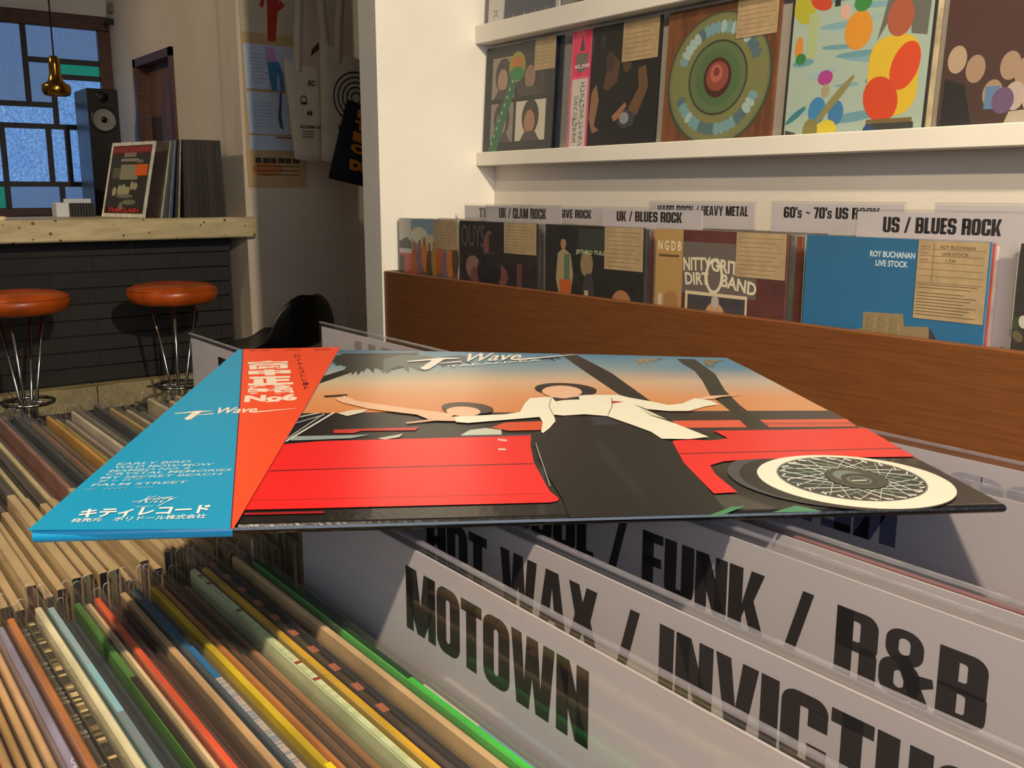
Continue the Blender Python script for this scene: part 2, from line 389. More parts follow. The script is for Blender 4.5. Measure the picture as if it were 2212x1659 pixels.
class Print:
    """flat printed shapes laid in thin layers on a plane: origin o, axes u, v, normal n (local to the parent)"""
    def __init__(s, o, u, v, n, w=1.0, h=1.0, eps=.00001):
        s.o = Vector(o); s.u = Vector(u)*w; s.vv = Vector(v)*h; s.n = Vector(n); s.eps = eps; s.k = 1
        s.V = []; s.F = []; s.C = []
    def pt(s, p): return s.o + s.u*p[0] + s.vv*p[1] + s.n*(s.eps*s.k)
    def raw(s, pts, faces, cols):
        k = len(s.V); s.V += [s.pt(p) for p in pts]; s.F += [tuple(i+k for i in f) for f in faces]; s.C += [lin(c) for c in cols]
    def poly(s, pts, col, holes=()):
        loops = [[Vector((p[0], p[1], 0)) for p in pts]] + [[Vector((p[0], p[1], 0)) for p in h] for h in holes]
        flat = list(pts) + [p for h in holes for p in h]
        s.raw(flat, tessellate_polygon(loops), [col]*len(flat)); s.k += 1; return s
    def rect(s, x0, y0, x1, y1, col): return s.poly([(x0,y0),(x1,y0),(x1,y1),(x0,y1)], col)
    def ell(s, cx, cy, rx, ry, col, n=28, rot=0):
        c, d = math.cos(rot), math.sin(rot)
        return s.poly([(cx+rx*math.cos(2*PI*i/n)*c-ry*math.sin(2*PI*i/n)*d, cy+rx*math.cos(2*PI*i/n)*d+ry*math.sin(2*PI*i/n)*c) for i in range(n)], col)
    def ring(s, cx, cy, rx, ry, t, col, n=40):
        o = [(cx+rx*math.cos(2*PI*i/n), cy+ry*math.sin(2*PI*i/n)) for i in range(n)]
        h = [(cx+(rx-t)*math.cos(2*PI*i/n), cy+(ry-t)*math.sin(2*PI*i/n)) for i in range(n)]
        s.raw(o+h, [(i, (i+1)%n, n+(i+1)%n, n+i) for i in range(n)], [col]*(2*n)); s.k += 1; return s
    def grad(s, rows):
        pts = []; cols = []; m = len(rows[0][0])
        for q, c in rows: pts += q; cols += c
        s.raw(pts, [(r*m+i, r*m+i+1, (r+1)*m+i+1, (r+1)*m+i) for r in range(len(rows)-1) for i in range(m-1)], cols); s.k += 1; return s
    def vgrad(s, x0, y0, x1, y1, cb, ct): return s.grad([([(x0,y0),(x1,y0)], [cb,cb]), ([(x0,y1),(x1,y1)], [ct,ct])])
    def text3(s, body, bl, br, tl, col, bold=0, shear=0):
        vs, fs = font_text(body, bold, shear)
        s.raw([(bl[0]+(br[0]-bl[0])*a+(tl[0]-bl[0])*b, bl[1]+(br[1]-bl[1])*a+(tl[1]-bl[1])*b) for a, b in vs], fs, [col]*len(vs)); s.k += 1; return s
    def text(s, body, x0, y0, x1, y1, col, bold=0, shear=0): return s.text3(body, (x0,y0), (x1,y0), (x0,y1), col, bold, shear)
    def block(s, body, x0, y0, x1, y1, col, gap=.032):
        vs, fs, w = block_text(body, gap)
        s.raw([(x0+(x1-x0)*a/w, y0+(y1-y0)*b) for a, b in vs], fs, [col]*len(vs)); s.k += 1; return s
    def build(s, name, parent, m=None):
        f2 = []
        for f in s.F:                                    # make every printed face look out along +n
            a, b, c = (s.V[i] for i in f[:3])
            f2.append(f if (b-a).cross(c-a).dot(s.n) > 0 else tuple(reversed(f)))
        me = bpy.data.meshes.new(name); me.from_pydata([tuple(v) for v in s.V], [], f2)
        at = me.color_attributes.new('ink', 'FLOAT_COLOR', 'POINT')
        for i, c in enumerate(s.C): at.data[i].color = c
        me.materials.append(m or INK)
        return raw(name, me, parent)
ART = {
 'FL': [-0.29825, 0.04958, -0.09627],
 'e1': [0.45905, 0.88793, -0.02908],
 'e2': [-0.88828, 0.45929, 0.00184],
 'n': [0.01499, 0.02499, 0.99958],
 'corners': [(0.0, 0.0), (0.3144, 0.0), (0.3351, 0.304), (0.025, 0.3262)],
 'cover': [
  ('g',[([(0.0853,0.3307),(0.164,0.3243),(0.2531,0.3143),(0.3334,0.3022)],[(62,104,134),(72,134,172),(72,134,172),(72,134,172)]),([(0.0777,0.266),(0.1584,0.2657),(0.243,0.2653),(0.3318,0.2649)],[(138,164,172),(138,164,172),(138,164,172),(72,134,172)]),([(0.0744,0.2247),(0.1552,0.2233),(0.2399,0.2219),(0.3288,0.2204)],[(205,190,160),(222,186,150),(222,186,150),(200,185,170)]),([(0.0716,0.189),(0.1524,0.1868),(0.2372,0.1845),(0.3263,0.1821)],[(226,158,108),(226,158,108),(226,158,108),(226,158,108)]),([(0.0685,0.1503),(0.1494,0.1472),(0.2343,0.1438),(0.3235,0.1404)],[(222,140,80),(222,140,80),(222,140,80),(226,158,108)])]),
  ('p',[(0.0679,0.1503),(0.1222,0.1521),(0.165,0.1485),(0.2438,0.1485),(0.3247,0.1465),(0.3236,0.1276),(0.321,0.1101),(0.0634,0.0938)],(48,31,29)),
  ('p',[(0.068,0.1484),(0.1755,0.1461),(0.1798,0.1346),(0.1668,0.1002),(0.0634,0.0938)],(26,20,20)),
  ('p',[(0.236,0.1285),(0.3236,0.1285),(0.3207,0.1137),(0.2353,0.115)],(232,92,62)),
  ('p',[(0.2775,0.123),(0.3224,0.1219),(0.3215,0.1173),(0.2777,0.1184)],(190,70,55)),
  ('p',[(0.2204,0.1106),(0.3232,0.1109),(0.3217,0.1057),(0.2184,0.104)],(60,30,32)),
  ('p',[(0.2257,0.3177),(0.236,0.3123),(0.2417,0.2501),(0.2407,0.1708),(0.2363,0.1124),(0.2306,0.1127),(0.229,0.1871),(0.227,0.2577)],(32,26,23)),
  ('p',[(0.298,0.2984),(0.3097,0.2967),(0.3034,0.2451),(0.2905,0.1976),(0.2834,0.1596),(0.2784,0.113),(0.2678,0.1135),(0.2735,0.1494),(0.2772,0.1846),(0.2873,0.2225),(0.2942,0.2542),(0.2954,0.2796)],(32,26,23)),
  ('p',[(0.0764,0.2196),(0.0776,0.2405),(0.0947,0.2705),(0.0964,0.2586)],(32,26,23)),
  ('p',[(0.0874,0.3162),(0.1355,0.3203),(0.1281,0.2734),(0.1166,0.2584),(0.1038,0.2659),(0.0946,0.2586),(0.0894,0.2735),(0.0833,0.2766)],(40,40,38)),
  ('p',[(0.1019,0.3025),(0.1155,0.299),(0.1271,0.3017),(0.1162,0.3128)],(48,50,46)),
  ('p',[(0.1019,0.3025),(0.1152,0.2949),(0.1271,0.294),(0.1167,0.3083)],(48,50,46)),
  ('p',[(0.1019,0.3025),(0.1109,0.293),(0.1198,0.2903),(0.113,0.306)],(48,50,46)),
  ('p',[(0.1019,0.3025),(0.115,0.2874),(0.1274,0.2799),(0.1176,0.2998)],(48,50,46)),
  ('p',[(0.1019,0.3025),(0.1102,0.2877),(0.1195,0.2798),(0.1135,0.2993)],(48,50,46)),
  ('p',[(0.1019,0.3025),(0.1098,0.2824),(0.1191,0.2694),(0.1137,0.2926)],(48,50,46)),
  ('p',[(0.1019,0.3025),(0.1085,0.2805),(0.1173,0.2653),(0.1129,0.2896)],(48,50,46)),
  ('p',[(0.1019,0.3025),(0.106,0.2826),(0.1132,0.2681),(0.1108,0.2908)],(48,50,46)),
  ('p',[(0.1019,0.3025),(0.107,0.2729),(0.115,0.2504),(0.112,0.2795)],(48,50,46)),
  ('p',[(0.1019,0.3025),(0.105,0.2733),(0.1117,0.2501),(0.1102,0.2786)],(48,50,46)),
  ('p',[(0.1019,0.3025),(0.1019,0.2817),(0.1067,0.2631),(0.1075,0.2857)],(48,50,46)),
  ('p',[(0.1019,0.3025),(0.1011,0.2744),(0.1052,0.2494),(0.1067,0.2767)],(48,50,46)),
  ('p',[(0.1019,0.3025),(0.0997,0.2825),(0.1028,0.2622),(0.1054,0.2838)],(48,50,46)),
  ('p',[(0.1019,0.3025),(0.0978,0.2771),(0.0995,0.2514),(0.1034,0.2763)],(48,50,46)),
  ('p',[(0.1019,0.3025),(0.0959,0.2725),(0.0962,0.2427),(0.1014,0.2704)],(48,50,46)),
  ('p',[(0.1019,0.3025),(0.0942,0.2736),(0.093,0.2434),(0.0994,0.27)],(48,50,46)),
  ('p',[(0.1019,0.3025),(0.0931,0.2769),(0.091,0.2478),(0.0983,0.2721)],(48,50,46)),
  ('p',[(0.1019,0.3025),(0.0912,0.2777),(0.0875,0.248),(0.096,0.2716)],(48,50,46)),
  ('p',[(0.1019,0.3025),(0.0929,0.2911),(0.0898,0.269),(0.0973,0.2831)],(48,50,46)),
  ('p',[(0.1019,0.3025),(0.0919,0.2912),(0.0879,0.2685),(0.0961,0.2825)],(48,50,46)),
  ('p',[(0.1019,0.3025),(0.0898,0.2934),(0.0835,0.2709),(0.0932,0.2831)],(48,50,46)),
  ('p',[(0.1019,0.3025),(0.0901,0.2971),(0.0835,0.2767),(0.0931,0.2861)],(48,50,46)),
  ('p',[(0.1019,0.3025),(0.0892,0.2997),(0.0815,0.2803),(0.0917,0.2878)],(48,50,46)),
  ('p',[(0.1019,0.3025),(0.0877,0.3019),(0.0783,0.2836),(0.0896,0.2894)],(48,50,46)),
  ('p',[(0.1019,0.3025),(0.0855,0.3054),(0.0736,0.2893),(0.0867,0.2923)],(48,50,46)),
  ('p',[(0.1019,0.3025),(0.0854,0.3103),(0.0726,0.2975),(0.0859,0.2968)],(48,50,46)),
  ('p',[(0.1219,0.3096),(0.1368,0.2968),(0.1505,0.2917),(0.1394,0.3102)],(92,104,104)),
  ('p',[(0.1219,0.3096),(0.1308,0.2978),(0.1402,0.2932),(0.1338,0.3108)],(92,104,104)),
  ('p',[(0.1219,0.3096),(0.1341,0.2897),(0.1465,0.2781),(0.1378,0.3016)],(92,104,104)),
  ('p',[(0.1219,0.3096),(0.1307,0.2897),(0.1407,0.2775),(0.1348,0.3008)],(92,104,104)),
  ('p',[(0.1219,0.3096),(0.1279,0.2911),(0.1361,0.2793),(0.1323,0.3014)],(92,104,104)),
  ('p',[(0.1219,0.3096),(0.128,0.2855),(0.1365,0.2686),(0.1329,0.2945)],(92,104,104)),
  ('p',[(0.1219,0.3096),(0.1252,0.2902),(0.1319,0.2762),(0.1303,0.2987)],(92,104,104)),
  ('p',[(0.1219,0.3096),(0.1261,0.2773),(0.1335,0.2528),(0.1314,0.2838)],(92,104,104)),
  ('p',[(0.1219,0.3096),(0.1247,0.279),(0.1311,0.2551),(0.1302,0.2849)],(92,104,104)),
  ('p',[(0.1219,0.3096),(0.1217,0.287),(0.1262,0.2673),(0.1274,0.2914)],(92,104,104)),
  ('p',[(0.1219,0.3096),(0.121,0.2781),(0.125,0.2513),(0.1267,0.2811)],(92,104,104)),
  ('p',[(0.1219,0.3096),(0.1188,0.2888),(0.1213,0.2678),(0.1247,0.29)],(92,104,104)),
  ('p',[(0.1219,0.3096),(0.1179,0.2893),(0.1196,0.2676),(0.1237,0.2893)],(92,104,104)),
  ('p',[(0.1219,0.3096),(0.1163,0.286),(0.1168,0.2608),(0.122,0.2845)],(92,104,104)),
  ('p',[(0.1219,0.3096),(0.1136,0.2782),(0.1119,0.2466),(0.1189,0.2751)],(92,104,104)),
  ('p',[(0.1219,0.3096),(0.1123,0.2793),(0.1096,0.2477),(0.1175,0.2753)],(92,104,104)),
  ('p',[(0.1219,0.3096),(0.114,0.2937),(0.1122,0.2704),(0.1191,0.2882)],(92,104,104)),
  ('p',[(0.1219,0.3096),(0.1132,0.2965),(0.1105,0.2739),(0.1179,0.2895)],(92,104,104)),
  ('p',[(0.1503,0.3063),(0.1586,0.3018),(0.1662,0.3019),(0.1601,0.3113)],(60,84,96)),
  ('p',[(0.1503,0.3063),(0.1563,0.2988),(0.1627,0.2961),(0.1586,0.3077)],(60,84,96)),
  ('p',[(0.1503,0.3063),(0.1583,0.294),(0.1665,0.2873),(0.161,0.3025)],(60,84,96)),
  ('p',[(0.1503,0.3063),(0.1567,0.2899),(0.1642,0.2791),(0.16,0.2973)],(60,84,96)),
  ('p',[(0.1503,0.3063),(0.153,0.2908),(0.158,0.2797),(0.1567,0.2969)],(60,84,96)),
  ('p',[(0.1503,0.3063),(0.1522,0.2886),(0.1566,0.275),(0.1561,0.2938)],(60,84,96)),
  ('p',[(0.1503,0.3063),(0.1505,0.2868),(0.1538,0.2706),(0.1545,0.2904)],(60,84,96)),
  ('p',[(0.1503,0.3063),(0.1489,0.286),(0.151,0.2682),(0.153,0.2884)],(60,84,96)),
  ('p',[(0.1503,0.3063),(0.147,0.2874),(0.1476,0.269),(0.1511,0.2879)],(60,84,96)),
  ('p',[(0.1503,0.3063),(0.1457,0.2857),(0.1453,0.2653),(0.1497,0.2852)],(60,84,96)),
  ('p',[(0.1503,0.3063),(0.1452,0.291),(0.1442,0.2732),(0.149,0.2892)],(60,84,96)),
  ('p',[(0.1503,0.3063),(0.143,0.2913),(0.14,0.272),(0.1463,0.2875)],(60,84,96)),
  ('p',[(0.1503,0.3063),(0.144,0.2975),(0.1413,0.2818),(0.147,0.2927)],(60,84,96)),
  ('p',[(0.1503,0.3063),(0.1413,0.2949),(0.1363,0.2765),(0.1439,0.2891)],(60,84,96)),
  ('p',[(0.216,0.3047),(0.2226,0.3065),(0.2278,0.3065),(0.2226,0.3065)],(44,60,70)),
  ('p',[(0.216,0.3047),(0.2204,0.3065),(0.2244,0.3065),(0.2211,0.3065)],(44,60,70)),
  ('p',[(0.216,0.3047),(0.2209,0.3065),(0.2251,0.3032),(0.2221,0.3065)],(44,60,70)),
  ('p',[(0.216,0.3047),(0.2196,0.3056),(0.2228,0.3001),(0.2214,0.3065)],(44,60,70)),
  ('p',[(0.216,0.3047),(0.2187,0.3022),(0.2213,0.2935),(0.2215,0.306)],(44,60,70)),
  ('p',[(0.216,0.3047),(0.2175,0.3052),(0.2192,0.2983),(0.22,0.3065)],(44,60,70)),
  ('p',[(0.216,0.3047),(0.2158,0.299),(0.2161,0.2862),(0.2186,0.3008)],(44,60,70)),
  ('p',[(0.216,0.3047),(0.2151,0.3022),(0.2148,0.2909),(0.2179,0.3031)],(44,60,70)),
  ('p',[(0.216,0.3047),(0.2141,0.3036),(0.2127,0.2922),(0.2166,0.3032)],(44,60,70)),
  ('p',[(0.216,0.3047),(0.2134,0.3044),(0.2113,0.2928),(0.2156,0.3031)],(44,60,70)),
  ('p',[(0.216,0.3047),(0.212,0.304),(0.2085,0.2912),(0.2139,0.3016)],(44,60,70)),
  ('p',[(0.216,0.3047),(0.212,0.3064),(0.2083,0.2956),(0.2135,0.3036)],(44,60,70)),
  ('p',[(0.216,0.3047),(0.212,0.3064),(0.2092,0.302),(0.2137,0.3064)],(44,60,70)),
  ('p',[(0.216,0.3047),(0.2099,0.3064),(0.2048,0.3004),(0.211,0.3055)],(44,60,70)),
  ('p',[(0.216,0.3047),(0.2111,0.3064),(0.2076,0.3064),(0.212,0.3064)],(44,60,70)),
  ('p',[(0.216,0.3047),(0.2111,0.3064),(0.207,0.3064),(0.2113,0.3064)],(44,60,70)),
  ('p',[(0.1884,0.3079),(0.1962,0.3097),(0.2025,0.3097),(0.1963,0.3097)],(70,100,116)),
  ('p',[(0.1884,0.3079),(0.1936,0.3097),(0.1983,0.3061),(0.1951,0.3097)],(70,100,116)),
  ('p',[(0.1884,0.3079),(0.1925,0.306),(0.1968,0.2986),(0.1953,0.3097)],(70,100,116)),
  ('p',[(0.1884,0.3079),(0.1894,0.3023),(0.1916,0.2899),(0.193,0.3058)],(70,100,116)),
  ('p',[(0.1884,0.3079),(0.1871,0.3041),(0.1874,0.2911),(0.1906,0.3053)],(70,100,116)),
  ('p',[(0.1884,0.3079),(0.185,0.3006),(0.1836,0.2836),(0.1883,0.3001)],(70,100,116)),
  ('p',[(0.1884,0.3079),(0.183,0.3057),(0.1793,0.2898),(0.1855,0.3022)],(70,100,116)),
  ('p',[(0.1884,0.3079),(0.1834,0.3096),(0.1796,0.2969),(0.1854,0.3056)],(70,100,116)),
  ('p',[(0.1884,0.3079),(0.1821,0.3096),(0.1774,0.3034),(0.1836,0.3084)],(70,100,116)),
  ('p',[(0.1884,0.3079),(0.1794,0.3096),(0.1723,0.3095),(0.1799,0.3096)],(70,100,116)),
  ('p',[(0.2774,0.2976),(0.2849,0.2993),(0.291,0.2994),(0.2853,0.2993)],(150,140,118)),
  ('p',[(0.2774,0.2976),(0.2855,0.2993),(0.2925,0.2986),(0.2867,0.2994)],(150,140,118)),
  ('p',[(0.2774,0.2976),(0.2835,0.2993),(0.2884,0.2956),(0.2853,0.2993)],(150,140,118)),
  ('p',[(0.2774,0.2976),(0.2827,0.2993),(0.2867,0.2936),(0.2848,0.2993)],(150,140,118)),
  ('p',[(0.2774,0.2976),(0.2808,0.2983),(0.2828,0.2889),(0.2839,0.2993)],(150,140,118)),
  ('p',[(0.2774,0.2976),(0.2797,0.2964),(0.2808,0.2849),(0.2836,0.2993)],(150,140,118)),
  ('p',[(0.2774,0.2976),(0.278,0.2957),(0.2778,0.2826),(0.2822,0.2985)],(150,140,118)),
  ('p',[(0.2774,0.2976),(0.2767,0.2977),(0.2752,0.2847),(0.2806,0.2989)],(150,140,118)),
  ('p',[(0.2774,0.2976),(0.2744,0.2911),(0.2709,0.2727),(0.278,0.2916)],(150,140,118)),
  ('p',[(0.2774,0.2976),(0.2721,0.2921),(0.2663,0.2727),(0.275,0.2906)],(150,140,118)),
  ('p',[(0.2774,0.2976),(0.2714,0.2935),(0.2647,0.2745),(0.274,0.2912)],(150,140,118)),
  ('p',[(0.2774,0.2976),(0.2728,0.2993),(0.2678,0.2873),(0.2754,0.2978)],(150,140,118)),
  ('p',[(0.3143,0.2933),(0.3204,0.2892),(0.3267,0.2884),(0.3231,0.2951)],(120,116,100)),
  ('p',[(0.3143,0.2933),(0.3185,0.2879),(0.3235,0.2859),(0.3216,0.294)],(120,116,100)),
  ('p',[(0.3143,0.2933),(0.3172,0.2871),(0.3214,0.2843),(0.3206,0.293)],(120,116,100)),
  ('p',[(0.3143,0.2933),(0.3158,0.2867),(0.319,0.2833),(0.3193,0.2922)],(120,116,100)),
  ('p',[(0.3143,0.2933),(0.3149,0.2846),(0.3175,0.279),(0.3186,0.2895)],(120,116,100)),
  ('p',[(0.3143,0.2933),(0.3136,0.2848),(0.3153,0.2787),(0.3174,0.289)],(120,116,100)),
  ('p',[(0.3143,0.2933),(0.3126,0.2804),(0.3134,0.2705),(0.3163,0.284)],(120,116,100)),
  ('p',[(0.3143,0.2933),(0.3112,0.2785),(0.3109,0.2664),(0.3149,0.2813)],(120,116,100)),
  ('p',[(0.3143,0.2933),(0.3104,0.28),(0.3094,0.2685),(0.314,0.2822)],(120,116,100)),
  ('p',[(0.3143,0.2933),(0.3097,0.2788),(0.3081,0.2661),(0.3132,0.2806)],(120,116,100)),
  ('p',[(0.0655,0.0944),(0.0813,0.0986),(0.1668,0.1034),(0.1634,0.086),(0.1602,0.0621),(0.1591,0.0356),(0.1588,0.0253),(0.1602,0.0175),(0.1591,0.0146),(0.1563,0.0133),(0.083,0.0133),(0.0585,0.0134)],(240,34,34)),
  ('p',[(0.0633,0.0559),(0.0821,0.0571),(0.0821,0.0585),(0.0632,0.0574)],(120,10,14)),
  ('p',[(0.0821,0.0571),(0.1595,0.0594),(0.1598,0.0609),(0.0821,0.0585)],(120,10,14)),
  ('p',[(0.0601,0.0223),(0.1569,0.0224),(0.1571,0.0233),(0.06,0.0231)],(190,20,26)),
  ('p',[(0.0589,0.0084),(0.0831,0.0082),(0.0831,0.0102),(0.0587,0.0104)],(170,20,26)),
  ('p',[(0.0847,0.1172),(0.0924,0.1184),(0.1209,0.1204),(0.1189,0.1147),(0.0962,0.115),(0.0933,0.1111),(0.0851,0.1115)],(200,50,45)),
  ('p',[(0.0681,0.1069),(0.0999,0.1084),(0.0923,0.1026),(0.0794,0.101),(0.0681,0.1001)],(150,165,165)),
  ('p',[(0.1026,0.102),(0.1137,0.1093),(0.1115,0.1031),(0.1053,0.0996)],(196,200,190)),
  ('p',[(0.0664,0.0977),(0.0849,0.1493),(0.0845,0.1519),(0.066,0.0998)],(220,220,210)),
  ('p',[(0.0645,0.096),(0.0804,0.1472),(0.0801,0.1487),(0.0642,0.0972)],(190,190,185)),
  ('p',[(0.0669,0.1383),(0.0782,0.1488),(0.078,0.151),(0.0667,0.1404)],(190,200,200)),
  ('p',[(0.0689,0.1295),(0.0804,0.145),(0.0802,0.1472),(0.0687,0.1315)],(150,160,165)),
  ('p',[(0.0862,0.1487),(0.0926,0.1551),(0.1,0.1568),(0.0978,0.1501),(0.0905,0.1429)],(226,220,200)),
  ('p',[(0.1518,0.1181),(0.1594,0.1273),(0.1776,0.1292),(0.1745,0.1128),(0.159,0.1119)],(222,80,36)),
  ('p',[(0.137,0.1049),(0.1423,0.1144),(0.1497,0.1174),(0.1558,0.1137),(0.1547,0.1056)],(206,212,198)),
  ('p',[(0.1371,0.1024),(0.1672,0.104),(0.1675,0.1059),(0.1373,0.1043)],(90,90,110)),
  ('p',[(0.1515,0.0959),(0.155,0.0942),(0.1555,0.0966),(0.1519,0.0983)],(225,225,215)),
  ('p',[(0.1493,0.0806),(0.1524,0.0804),(0.1528,0.0827),(0.1497,0.0829)],(225,225,215)),
  ('p',[(0.1885,0.1389),(0.2089,0.1371),(0.2201,0.1056),(0.224,0.0886),(0.218,0.0584),(0.2166,0.0368),(0.2121,-0.0031),(0.1593,-0.0024),(0.1612,0.0164),(0.1617,0.0377),(0.163,0.0685),(0.1674,0.101),(0.1782,0.1169)],(17,16,18)),
  ('p',[(0.2004,0.1365),(0.2084,0.1352),(0.2109,0.1214),(0.1989,0.1202)],(46,45,58)),
  ('p',[(0.1916,0.0997),(0.1946,0.0918),(0.1935,0.0666),(0.1926,0.0355),(0.1873,0.0046),(0.1869,0.0249),(0.1873,0.0571)],(28,27,31)),
  ('p',[(0.1663,0.0908),(0.1599,0.031),(0.1602,0.0313),(0.1666,0.0912)],(200,200,190)),
  ('p',[(0.3,0.0138),(0.2966,0.0094),(0.2926,0.0056),(0.288,0.0024),(0.2831,-0.0),(0.2779,-0.0018),(0.2726,-0.0028),(0.2671,-0.0031),(0.2616,-0.0026),(0.2563,-0.0014),(0.2512,0.0005),(0.2464,0.003),(0.2419,0.0062),(0.238,0.0101),(0.2347,0.0144),(0.232,0.0192),(0.2301,0.0244),(0.229,0.0298),(0.2288,0.0354),(0.2295,0.0411),(0.2312,0.0467),(0.2339,0.0519),(0.2374,0.0568),(0.2419,0.0611),(0.2471,0.0646),(0.253,0.0673),(0.2593,0.069),(0.2659,0.0697),(0.2725,0.0692),(0.279,0.0677),(0.2852,0.0652),(0.2907,0.0617),(0.2956,0.0574),(0.2995,0.0525),(0.3025,0.0471),(0.3045,0.0414),(0.3055,0.0355),(0.3055,0.0297),(0.3045,0.024),(0.3026,0.0187)],(70,70,80)),
  ('p',[(0.3034,0.0119),(0.3,0.0076),(0.296,0.0039),(0.2915,0.0008),(0.2866,-0.0016),(0.2814,-0.0033),(0.276,-0.0043),(0.2705,-0.0046),(0.2651,-0.0042),(0.2597,-0.0031),(0.2546,-0.0013),(0.2498,0.0012),(0.2453,0.0043),(0.2414,0.008),(0.2381,0.0122),(0.2354,0.0168),(0.2335,0.0218),(0.2324,0.0271),(0.2322,0.0325),(0.2329,0.038),(0.2346,0.0433),(0.2373,0.0484),(0.2408,0.0531),(0.2453,0.0573),(0.2505,0.0607),(0.2563,0.0633),(0.2626,0.065),(0.2692,0.0657),(0.2758,0.0653),(0.2823,0.0639),(0.2884,0.0615),(0.294,0.0582),(0.2988,0.0541),(0.3028,0.0493),(0.3058,0.0441),(0.3079,0.0386),(0.3089,0.0329),(0.3089,0.0273),(0.3079,0.0218),(0.3061,0.0167)],(22,19,19)),
  ('p',[(0.2495,0.1075),(0.2838,0.1075),(0.3227,0.1091),(0.3169,0.0604),(0.2989,0.0608),(0.2495,0.0611),(0.2349,0.0587),(0.2271,0.0533),(0.2247,0.0416),(0.2242,0.0194),(0.2152,0.0185),(0.2182,0.0584),(0.2242,0.0886),(0.2256,0.0916),(0.2354,0.0927),(0.2392,0.0909),(0.2444,0.0914),(0.2507,0.0942)],(240,34,34)),
  ('p',[(0.2195,0.0698),(0.3186,0.0726),(0.3195,0.0742),(0.22,0.0713)],(120,10,14)),
  ('p',[(0.3043,0.0135),(0.302,0.0104),(0.2994,0.0077),(0.2966,0.0052),(0.2935,0.003),(0.2903,0.0012),(0.2869,-0.0003),(0.2834,-0.0015),(0.2798,-0.0023),(0.2762,-0.0027),(0.2726,-0.0028),(0.269,-0.0025),(0.2654,-0.0019),(0.262,-0.0009),(0.2586,0.0004),(0.2555,0.002),(0.2525,0.0039),(0.2497,0.0062),(0.2472,0.0087),(0.245,0.0115),(0.2431,0.0145),(0.2415,0.0178),(0.2403,0.0212),(0.2395,0.0248),(0.2391,0.0285),(0.2391,0.0322),(0.2396,0.036),(0.2405,0.0398),(0.2418,0.0435),(0.2436,0.047),(0.2459,0.0504),(0.2485,0.0536),(0.2515,0.0564),(0.2549,0.059),(0.2586,0.0611),(0.2626,0.0629),(0.2668,0.0641),(0.2711,0.0649),(0.2754,0.0652),(0.2798,0.065),(0.284,0.0642),(0.2882,0.063),(0.2921,0.0612),(0.2957,0.0591),(0.299,0.0565),(0.302,0.0536),(0.3045,0.0503),(0.3065,0.0468),(0.3081,0.0431),(0.3093,0.0393),(0.3099,0.0354),(0.31,0.0315),(0.3097,0.0276),(0.309,0.0239),(0.3078,0.0202),(0.3062,0.0167)],(250,246,224)),
  ('p',[(0.2973,0.0201),(0.2951,0.017),(0.2926,0.0143),(0.2899,0.0119),(0.2869,0.0098),(0.2837,0.0081),(0.2805,0.0068),(0.2771,0.0059),(0.2738,0.0055),(0.2704,0.0054),(0.2672,0.0058),(0.264,0.0065),(0.261,0.0077),(0.2581,0.0093),(0.2555,0.0112),(0.2532,0.0135),(0.2512,0.0161),(0.2495,0.019),(0.2482,0.0221),(0.2473,0.0254),(0.2469,0.029),(0.2469,0.0326),(0.2473,0.0363),(0.2482,0.0399),(0.2496,0.0436),(0.2515,0.047),(0.2538,0.0503),(0.2564,0.0533),(0.2595,0.0559),(0.2629,0.0582),(0.2665,0.06),(0.2703,0.0612),(0.2741,0.062),(0.278,0.0622),(0.2819,0.0618),(0.2856,0.0608),(0.2891,0.0593),(0.2922,0.0574),(0.295,0.0549),(0.2974,0.0521),(0.2994,0.0489),(0.3008,0.0455),(0.3018,0.0418),(0.3022,0.0381),(0.3021,0.0343),(0.3016,0.0306),(0.3006,0.0269),(0.2991,0.0234)],(120,124,120)),
  ('p',[(0.2966,0.0201),(0.2945,0.0172),(0.2921,0.0145),(0.2894,0.0122),(0.2865,0.0102),(0.2835,0.0086),(0.2803,0.0074),(0.2771,0.0066),(0.2738,0.0061),(0.2706,0.0061),(0.2674,0.0065),(0.2643,0.0073),(0.2614,0.0085),(0.2586,0.01),(0.2561,0.0119),(0.2538,0.0142),(0.2519,0.0167),(0.2502,0.0196),(0.249,0.0226),(0.2481,0.0259),(0.2477,0.0293),(0.2477,0.0329),(0.2481,0.0364),(0.249,0.04),(0.2503,0.0435),(0.2521,0.0469),(0.2543,0.05),(0.257,0.0529),(0.2599,0.0554),(0.2632,0.0575),(0.2667,0.0592),(0.2703,0.0604),(0.2741,0.0611),(0.2779,0.0612),(0.2816,0.0608),(0.2852,0.0598),(0.2885,0.0584),(0.2916,0.0564),(0.2943,0.054),(0.2966,0.0512),(0.2985,0.0481),(0.2999,0.0447),(0.3008,0.0412),(0.3013,0.0376),(0.3012,0.0339),(0.3007,0.0303),(0.2997,0.0267),(0.2984,0.0233)],(40,44,42)),
  ('p',[(0.2954,0.02),(0.288,0.0329),(0.2873,0.0319),(0.2948,0.0191)],(120,150,140)),
  ('p',[(0.2931,0.017),(0.2793,0.0204),(0.2787,0.0194),(0.2925,0.016)],(206,216,208)),
  ('p',[(0.2905,0.0143),(0.2869,0.0289),(0.2862,0.028),(0.2899,0.0134)],(206,216,208)),
  ('p',[(0.2876,0.012),(0.276,0.0192),(0.2754,0.0183),(0.287,0.0111)],(120,150,140)),
  ('p',[(0.2845,0.0101),(0.2849,0.0253),(0.2843,0.0245),(0.2839,0.0093)],(206,216,208)),
  ('p',[(0.2812,0.0087),(0.2728,0.0192),(0.2722,0.0182),(0.2806,0.0079)],(206,216,208)),
  ('p',[(0.2778,0.0076),(0.2823,0.0223),(0.2817,0.0217),(0.2772,0.007)],(120,150,140)),
